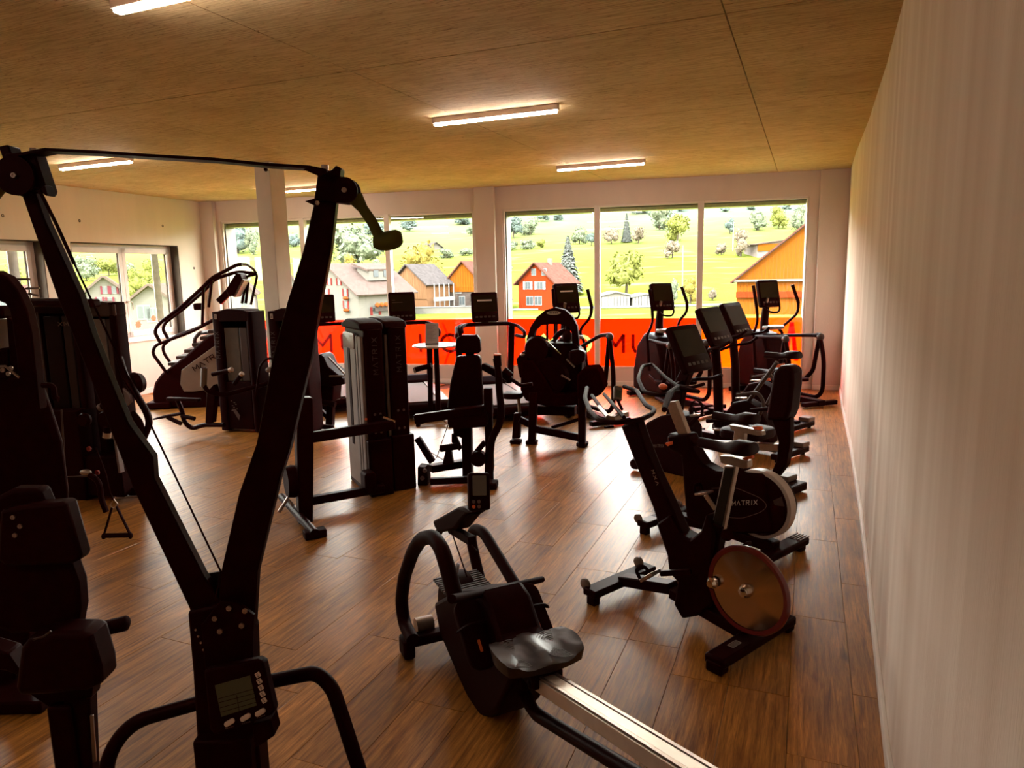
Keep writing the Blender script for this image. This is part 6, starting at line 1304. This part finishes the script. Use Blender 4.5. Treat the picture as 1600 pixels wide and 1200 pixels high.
q = MB(); q.pad(rrect(.22, .26, .08, 5), ka.P(1, -.1, 802, 617), X3, Y3, Z3, .07, .015); ka.child(q, 'knee_pad', VIN)
q = MB(); q.tube([ka.P(1, -.1, 810, 622), ka.P(1, -.1, 812, 645)], .018, 8); ka.child(q, 'knee_pad_post', SIL)
K('left_leg', BLK, 1, -.12, [(804, 645), (814, 645), (813, 684), (801, 684)], .08, .006); K('middle_leg', BLK, 1, -.18, [(828, 612), (841, 612), (837, 688), (826, 688)], .09, .008); K('right_leg', BLK, 1, -.22, [(904, 600), (916, 600), (915, 703), (904, 703)], .09, .008)
for a in ((806, 683), (831, 688), (910, 702)): c = ka.P(1, -.16, *a); q = MB(); q.box((c.x, c.y, max(.02, .02)), (.12, .12, .04)); ka.child(q, 'rubber_foot', RUB, bevel=.008)
q = MB(); q.bar(ka.P(1, -.15, 812, 655), ka.P(1, -.15, 832, 665), .06, .07); q.bar(ka.P(1, -.2, 835, 670), ka.P(1, -.2, 908, 684), .06, .08); ka.child(q, 'cross_member', BLK, bevel=.008)
q = MB(); q.tube([ka.P(1, -.1, 862, 668), ka.P(1, -.1, 905, 655)], .02, 8); ka.child(q, 'brace_tube', BLK)
q = MB()
for k in range(3): q.box(ka.P(1, -.05, 846 + k * 20, 646), (.10, .02, .03))
ka.child(q, 'weight_plate_edge', DGR); q = MB(); q.box(ka.P(1, .0, 868, 640), (.46, .18, .10)); ka.child(q, 'weight_plates', PLA, bevel=.006)
K('selector_bracket', PLA, 1, -.05, [(808, 560), (818, 548), (826, 552), (826, 585), (814, 590)], .12, .01); q = MB(); q.ball(ka.P(1, -.1, 817, 554), (.03, .03, .02)); ka.child(q, 'cable_clip', SIL)
q = MB(); q.tube([ka.P(1, -.18, 842, 606), ka.P(1, -.18, 850, 602), ka.P(1, -.18, 856, 598)], .012, 8); ka.child(q, 'release_lever', DGR)

# leg bench behind the ski trainer arm
lb = Thing('leg_bench', 'low padded leg bench showing between the ski trainer arm and the twin towers', 'weight machine', (-2.02, 9.0, 0), radians(-14))
L_ = lambda *a, **k: poly(lb, *a, **k)
L_('back_pad', VIN, 1, 0, [(489, 562), (494, 554), (508, 551), (514, 556), (520, 570), (545, 590), (546, 598), (528, 601), (495, 600), (484, 580)], .30, .02, seg=3)
q = MB(); q.tube([lb.P(1, -.16, 513, 558), lb.P(1, -.16, 541, 587), lb.P(1, -.16, 515, 588)], .012, 8, smooth=.02); lb.child(q, 'support_wire', SIL)
L_('mechanism', BLK, 1, 0, [(478, 598), (528, 600), (526, 626), (480, 626)], .24, .015)
q = MB(); q.tube([lb.P(1, -.2, 478, 628), lb.P(1, -.2, 500, 628), lb.P(1, -.2, 524, 632)], .035, 12); lb.child(q, 'ankle_roller', VIN)
L_('leg', BLK, 1, -.1, [(512, 632), (522, 632), (521, 670), (510, 670)], .08, .008); L_('leg', BLK, 1, .1, [(482, 628), (497, 630), (488, 655), (482, 655)], .10, .008)
q = MB(); q.bar(lb.P(1, -.1, 500, 640), lb.P(1, -.1, 512, 652), .04, .05); lb.child(q, 'brace', BLK); q = MB(); q.bar(lb.P(2, .04, 482, 664), lb.P(2, .04, 520, 668), .05, .06); lb.child(q, 'floor_bar', BLK, bevel=.006)
q = MB(); q.ball(lb.P(1, -.1, 484, 586), (.05, .03, .02)); lb.child(q, 'lever_knob', SIL)
# ================================================================ LEFT-HAND CLUSTER
# tall cable machine: two towers joined by a top beam
fc_ = Thing('cable_machine', 'tall twin-column cable machine behind the ski trainer left arm, beam across its top', 'weight machine', (-4.30, 6.32, 0), radians(-12))
def colm(name, x0, x1, y, h, tint):
    w = x1 - x0; q = MB(); q.prism(rrect(.07, .14, .02, 3, x0 + .035, y), (0, 0, .02), X3, Y3, Z3, h, center=False); fc_.child(q, 'column', PLA, bevel=.008)
    q = MB(); q.prism(rrect(.07, .14, .02, 3, x1 - .035, y), (0, 0, .02), X3, Y3, Z3, h, center=False); fc_.child(q, 'column', PLA, bevel=.008)
    q = MB(); q.prism([(x0, h - .10), (x1, h - .10), (x1, h + .01), (x0 + w * .5, h + .03), (x0, h + .01)], (0, y, 0), X3, Z3, Y3, .14); fc_.child(q, name, tint[0], bevel=.012)
    q = MB(); q.box((x0 + w * .42, y - .05, h * .62), (w * .36, .02, h * .62)); fc_.child(q, 'weight_shield', tint[1], bevel=.006)
    q = MB(); q.box((x0 + w * .74, y - .05, h * .62), (w * .18, .02, h * .62)); fc_.child(q, 'weight_shield', tint[2], bevel=.006)
    q = MB(); q.box((x0 + w / 2, y + .06, h / 2), (w - .1, .02, h - .2)); fc_.child(q, 'rear_panel', PLA)
xl = fc_.P(1, 0, 57, 480).x; xm = fc_.P(1, 0, 128, 480).x; xr = fc_.P(1, 0, 186, 490).x
BR = mat('brown_cap_plastic', (.055, .026, .018), .45, 0, .1, 10, spec=.2)
colm('top_cap', xl, xm, 0, 1.73, (PLA, mat('dark_shield', (.012, .003, .0015), .3, 0, .1, 6, spec=.06), mat('dark_brown_strip', (.03, .014, .010), .4, 0, .1, 6, spec=.1)))
colm('top_cap', xm + .06, xr, .02, 1.70, (BR, mat('bright_shield', (.15, .11, .085), .3, 0, .08, 6, spec=.2), DGR))
q = MB(); q.box((xl + .15, -.145, .9), (.012, .01, 1.5)); fc_.child(q, 'edge_strip', DGR)
q = MB(); q.bar(fc_.P(1, -.2, 30, 472), fc_.P(1, -.2, 150, 474), .12, .07); fc_.child(q, 'top_beam', BLK, bevel=.02, seg=3)
bolts(fc_, 1, -.27, [(133, 480)], .022, m=DGR)
q = MB(); letters(q, 'XM', fc_.P(1, -.145, 91, 509), X3, Z3, Y3, .04, .03, .02, .006, .004); fc_.child(q, 'cap_lettering', mat('rust_print', (.10, .045, .02), .5))
q = MB(); q.bar(fc_.P(2, .06, 170, 765), fc_.P(2, .06, 232, 768), .08, .07); fc_.child(q, 'base_beam', BLK, bevel=.01)
q = MB(); q.tube([fc_.P(2, .03, 180, 778), fc_.P(2, .03, 232, 775)], .012, 8); fc_.child(q, 'floor_strip', SIL)
q = MB(); q.box(((xm + xr) / 2, -.02, .22), (xr - xm, .30, .36)); fc_.child(q, 'lower_cover', PLA, bevel=.01)
q = MB(); q.box(((xl + xm) / 2, -.02, .40), (xm - xl, .34, .80)); fc_.child(q, 'lower_cover', PLA, bevel=.01)
for (x, y, r) in ((132, 656, .055), (166, 655, .07)): q = MB(); q.lathe([(0, -.03), (r * .8, -.03), (r, 0), (r * .8, .03), (0, .03)], fc_.P(1, -.6, x, y), Y3, 24); po = fc_.child(q, 'pulley', PLA)
q = MB(); q.lathe([(0, -.05), (.078, -.05), (.095, 0), (.078, .05), (0, .05)], fc_.P(1, -.2, 211, 599), V((.25, 1, 0)), 28); fc_.child(q, 'round_pad', VIN)
q = MB(); q.tube([fc_.P(1, -.3, *a) for a in ((186, 558), (196, 590), (212, 615), (230, 645), (234, 662), (222, 690))], .035, 10, smooth=.08, r2=.7); fc_.child(q, 'lever_arm', BLK)
poly(fc_, 'lever_wedge', mat('warm_grey_plate', (.15, .10, .085), .5, 0, .1, 20), 1, -.35, [(193, 606), (204, 618), (206, 628), (199, 634)], .03, .004)
q = MB(); q.tube([fc_.P(1, -.35, 206, 645), fc_.P(1, -.35, 222, 665), fc_.P(1, -.35, 212, 690)], .03, 9, smooth=.06); fc_.child(q, 'lower_link', BLK)
for a, b, ring in (((176, 628), (157, 637), 0), ((170, 648), (167, 682), 1)):
    q = MB(); q.tube([fc_.P(1, -.5, *a), fc_.P(1, -.5, *b)], .028, 12); go = fc_.child(q, 'foam_grip', RUB)
    A = fc_.P(1, -.5, *a); Bq = fc_.P(1, -.5, *b); q = MB(); q.tube([A.lerp(Bq, .82), A.lerp(Bq, 1.04)], .032, 14); q.build('grip_ring', GRY if not ring else mat('tan_grip_end', (.45, .30, .20)), go)
q = MB(); q.bar(fc_.P(1, -.3, 178, 655), fc_.P(1, -.3, 190, 738), .02, .05); fc_.child(q, 'guide_strip', mat('warm_grey_plate', (.15, .10, .085)), bevel=.003)
q = MB(); q.tube([fc_.P(1, -.5, *a) for a in ((96, 640), (102, 745), (135, 744), (150, 742))], .008, 6); fc_.child(q, 'guard_rod', DGR)
for a in ((140, 701), (153, 738)): q = MB(); q.lathe([(.009, 0), (.02, 0), (.02, .012), (.009, .012)], fc_.P(1, -.55, *a), -Y3, 16); fc_.child(q, 'selector_ring', mat('dark_red_ring', (.20, .01, .008), .5))
q = MB(); q.tube([fc_.P(1, -.6, *a) for a in ((140, 742), (155, 752), (158, 780), (166, 800))], .022, 9, smooth=.05); fc_.child(q, 'cable_arm', PLA)
q = MB(); q.ball(fc_.P(1, -.6, 134, 738), (.05, .03, .025)); fc_.child(q, 'swivel', SIL)

sh_ = Thing('stirrup_handle', 'black stirrup handle hanging by its straps above the floor, left of the ski trainer', 'handle', tuple(onplane(183, 838, V((-2.6, 5.0, 0)), Y3)), radians(-6))
U_ = lambda *a: sh_.P(1, 0, *a)
q = MB(); q.tube([U_(162, 837), U_(204, 836)], .018, 12); sh_.child(q, 'grip_bar', RUB)
for a, b in (((175, 793), (163, 834)), ((182, 791), (203, 834))): q = MB(); q.tube([U_(*a), U_(*b)], .013, 8, r2=.5); sh_.child(q, 'strap', RUB)
for a in ((162, 838), (204, 837)): q = MB(); q.ball(U_(*a), (.015, .02, .024), seg=10, rings=6); sh_.child(q, 'end_cap', RUB)
q = MB(); q.tube([U_(172, 790), U_(178, 780), U_(184, 788), U_(178, 795)], .005, 6, closed=True); sh_.child(q, 'ring', BLT)
q = MB(); q.tube([U_(178, 782), U_(172, 770), U_(165, 740), (U_(150, 700))], .006, 6); sh_.child(q, 'strap_tail', RUB)

# nearer arch shroud machine at the left edge
am = Thing('arch_machine', 'black arch-shrouded weight machine cut by the left edge of the picture, white plates inside', 'weight machine', (-2.55, 3.15, 0), radians(0))
M_ = lambda *a, **k: poly(am, *a, **k)
out = [(-75, 640), (-75, 540), (-70, 470), (-48, 436), (-20, 423), (0, 423), (18, 432), (34, 452), (48, 482), (56, 520), (62, 580), (68, 640)]
inn = [(-52, 595), (-52, 540), (-48, 500), (-36, 478), (-15, 470), (5, 470), (15, 474), (22, 484), (26, 505), (29, 530), (33, 560), (34, 584)]
O_ = [am.P(1, 0, *a) for a in out]; I_ = [am.P(1, 0, *a) for a in inn]; n_ = len(out); q = MB()
vs = [p - Y3 * .03 for p in O_] + [p - Y3 * .03 for p in I_] + [p + Y3 * .03 for p in O_] + [p + Y3 * .03 for p in I_]; fs = []
for i in range(n_ - 1): fs += [(i, i + 1, n_ + i + 1, n_ + i), (2 * n_ + i, 3 * n_ + i, 3 * n_ + i + 1, 2 * n_ + i + 1), (i, 2 * n_ + i, 2 * n_ + i + 1, i + 1), (n_ + i, n_ + i + 1, 3 * n_ + i + 1, 3 * n_ + i)]
fs += [(0, n_, 3 * n_, 2 * n_), (n_ - 1, 3 * n_ - 1, 4 * n_ - 1, 2 * n_ - 1)]
q.add(vs, fs); am.child(q, 'arch_shroud', PLA, bevel=.008)
M_('lower_housing', PLA, 1, .04, [(-75, 592), (34, 584), (66, 600), (80, 640), (96, 690), (106, 770), (104, 800), (-75, 800)], .05, .02)
M_('inner_plate', mat('white_weight_shield', (.42, .37, .30), .4, 0, .05, 10), 1, .20, [(-50, 498), (16, 498), (19, 560), (-50, 560)], .02, .004)
M_('inner_frame', PLA, 1, .06, [(17, 495), (28, 500), (36, 590), (24, 590)], .06, .004)
M_('inner_hood', PLA, 1, .10, [(-50, 478), (16, 478), (17, 497), (-50, 498)], .10, .01)
M_('selector_housing', PLA, 1, .05, [(-45, 555), (14, 542), (18, 548), (22, 592), (-45, 594)], .08, .01)
a0 = am.P(1, -.001, 22, 514); a1 = am.P(1, -.001, 29, 553); dv = (a1 - a0); q = MB(); letters(q, 'MATRIX', a0 + V((.0, .025, 0)), dv.normalized(), V((dv.z, 0, -dv.x)).normalized() * -1, -Y3, dv.length / 7.9, .018, dv.length / 18, .003); am.child(q, 'shroud_lettering', GRY)
q = MB(); q.tube([am.P(1, -.04, *a) for a in ((-40, 575), (8, 572), (30, 590))], .006, 6); am.child(q, 'guide_rod', SIL)
bolts(am, 1, .0, [(5, 578), (18, 575), (14, 584)], .01)
q = MB()
for a, b in (((22, 436), (48, 436)), ((40, 451), (62, 450)), ((44, 459), (60, 462))): q.tube([am.P(1, .05, *a), am.P(1, .05, *b)], .005, 6)
am.child(q, 'cable_hook', SIL)
q = MB(); q.tube([am.P(1, -.08, *a) for a in ((66, 602), (84, 602), (86, 622), (92, 624))], .012, 8, smooth=.02); am.child(q, 'lock_handle', PLA)
M_('base_post', PLA, 1, .0, [(-40, 790), (60, 790), (60, 1000), (-40, 1000)], .16, .02)
q = MB(); p0 = am.P(1, 0, 10, 1000); q.box((p0.x, 0, p0.z / 2), (.12, .12, p0.z)); am.child(q, 'floor_post', BLK, bevel=.01); q = MB(); q.box((p0.x, 0, .03), (.6, .5, .06)); am.child(q, 'floor_foot', BLK, bevel=.01)

# seat unit in the lower left corner
su = Thing('seat_station', 'black padded seat station with side roller in the lower left corner, nearest the camera', 'weight machine', (-1.75, 2.38, 0), radians(0))
Q_ = lambda *a, **k: poly(su, *a, **k)
Q_('backrest', VIN, 1, .0, [(10, 792), (50, 785), (108, 780), (113, 784), (135, 862), (134, 870), (118, 876), (20, 880), (5, 870)], .07, .02, seg=3)
Q_('back_column', PLA, 1, .04, [(28, 760), (70, 760), (118, 872), (130, 905), (133, 945), (127, 978), (30, 985), (-30, 960), (-30, 790)], .07, .015)
q = MB(); q.tube([su.P(1, .10, 122, 872), su.P(1, .10, 126, 975)], .006, 6); su.child(q, 'cable', RUB)
Q_('seat_cushion', VIN, 1, -.04, [(48, 1000), (60, 985), (100, 976), (148, 976), (156, 982), (170, 1030), (172, 1052), (168, 1058), (150, 1066), (90, 1072), (44, 1074), (40, 1060)], .12, .025, seg=3)
q = MB(); q.tube([su.P(1, .10, 148, 985), su.P(1, .10, 196, 974)], .028, 14); su.child(q, 'side_roller', RUB); q = MB(); q.ball(su.P(1, .10, 196, 974), (.014, .028, .028)); su.child(q, 'roller_cap', RUB)
q = MB(); q.tube([su.P(1, -.19, *a) for a in ((52, 999), (68, 995), (80, 986))], .004, 6); su.child(q, 'piping', DGR)
Q_('seat_bracket', BLK, 1, .0, [(40, 1068), (152, 1064), (150, 1084), (90, 1092), (100, 1100), (84, 1098)], .06, .01)
Q_('post', BLK, 1, .0, [(103, 1085), (146, 1075), (150, 1200), (152, 1420), (108, 1420)], .06, .01)
Q_('chrome_scale', SIL, 1, -.032, [(141, 1117), (146, 1117), (151, 1190), (145, 1191)], .008, .002)
q = MB(); pf = su.P(1, 0, 130, 1300); q.bar((pf.x, -.5, .04), (pf.x, .1, .04), .10, .08); su.child(q, 'floor_beam', BLK, bevel=.01); q = MB(); q.box((pf.x, 0, .2), (.085, .10, .4)); su.child(q, 'lower_post', BLK, bevel=.01)
Q_('side_frame', BLK, 1, .12, [(-60, 1000), (-20, 1000), (22, 1012), (48, 1050), (20, 1040), (-60, 1030)], .08, .008)
bolts(su, 1, -.036, [(21, 808), (24, 836), (32, 822)], .008)
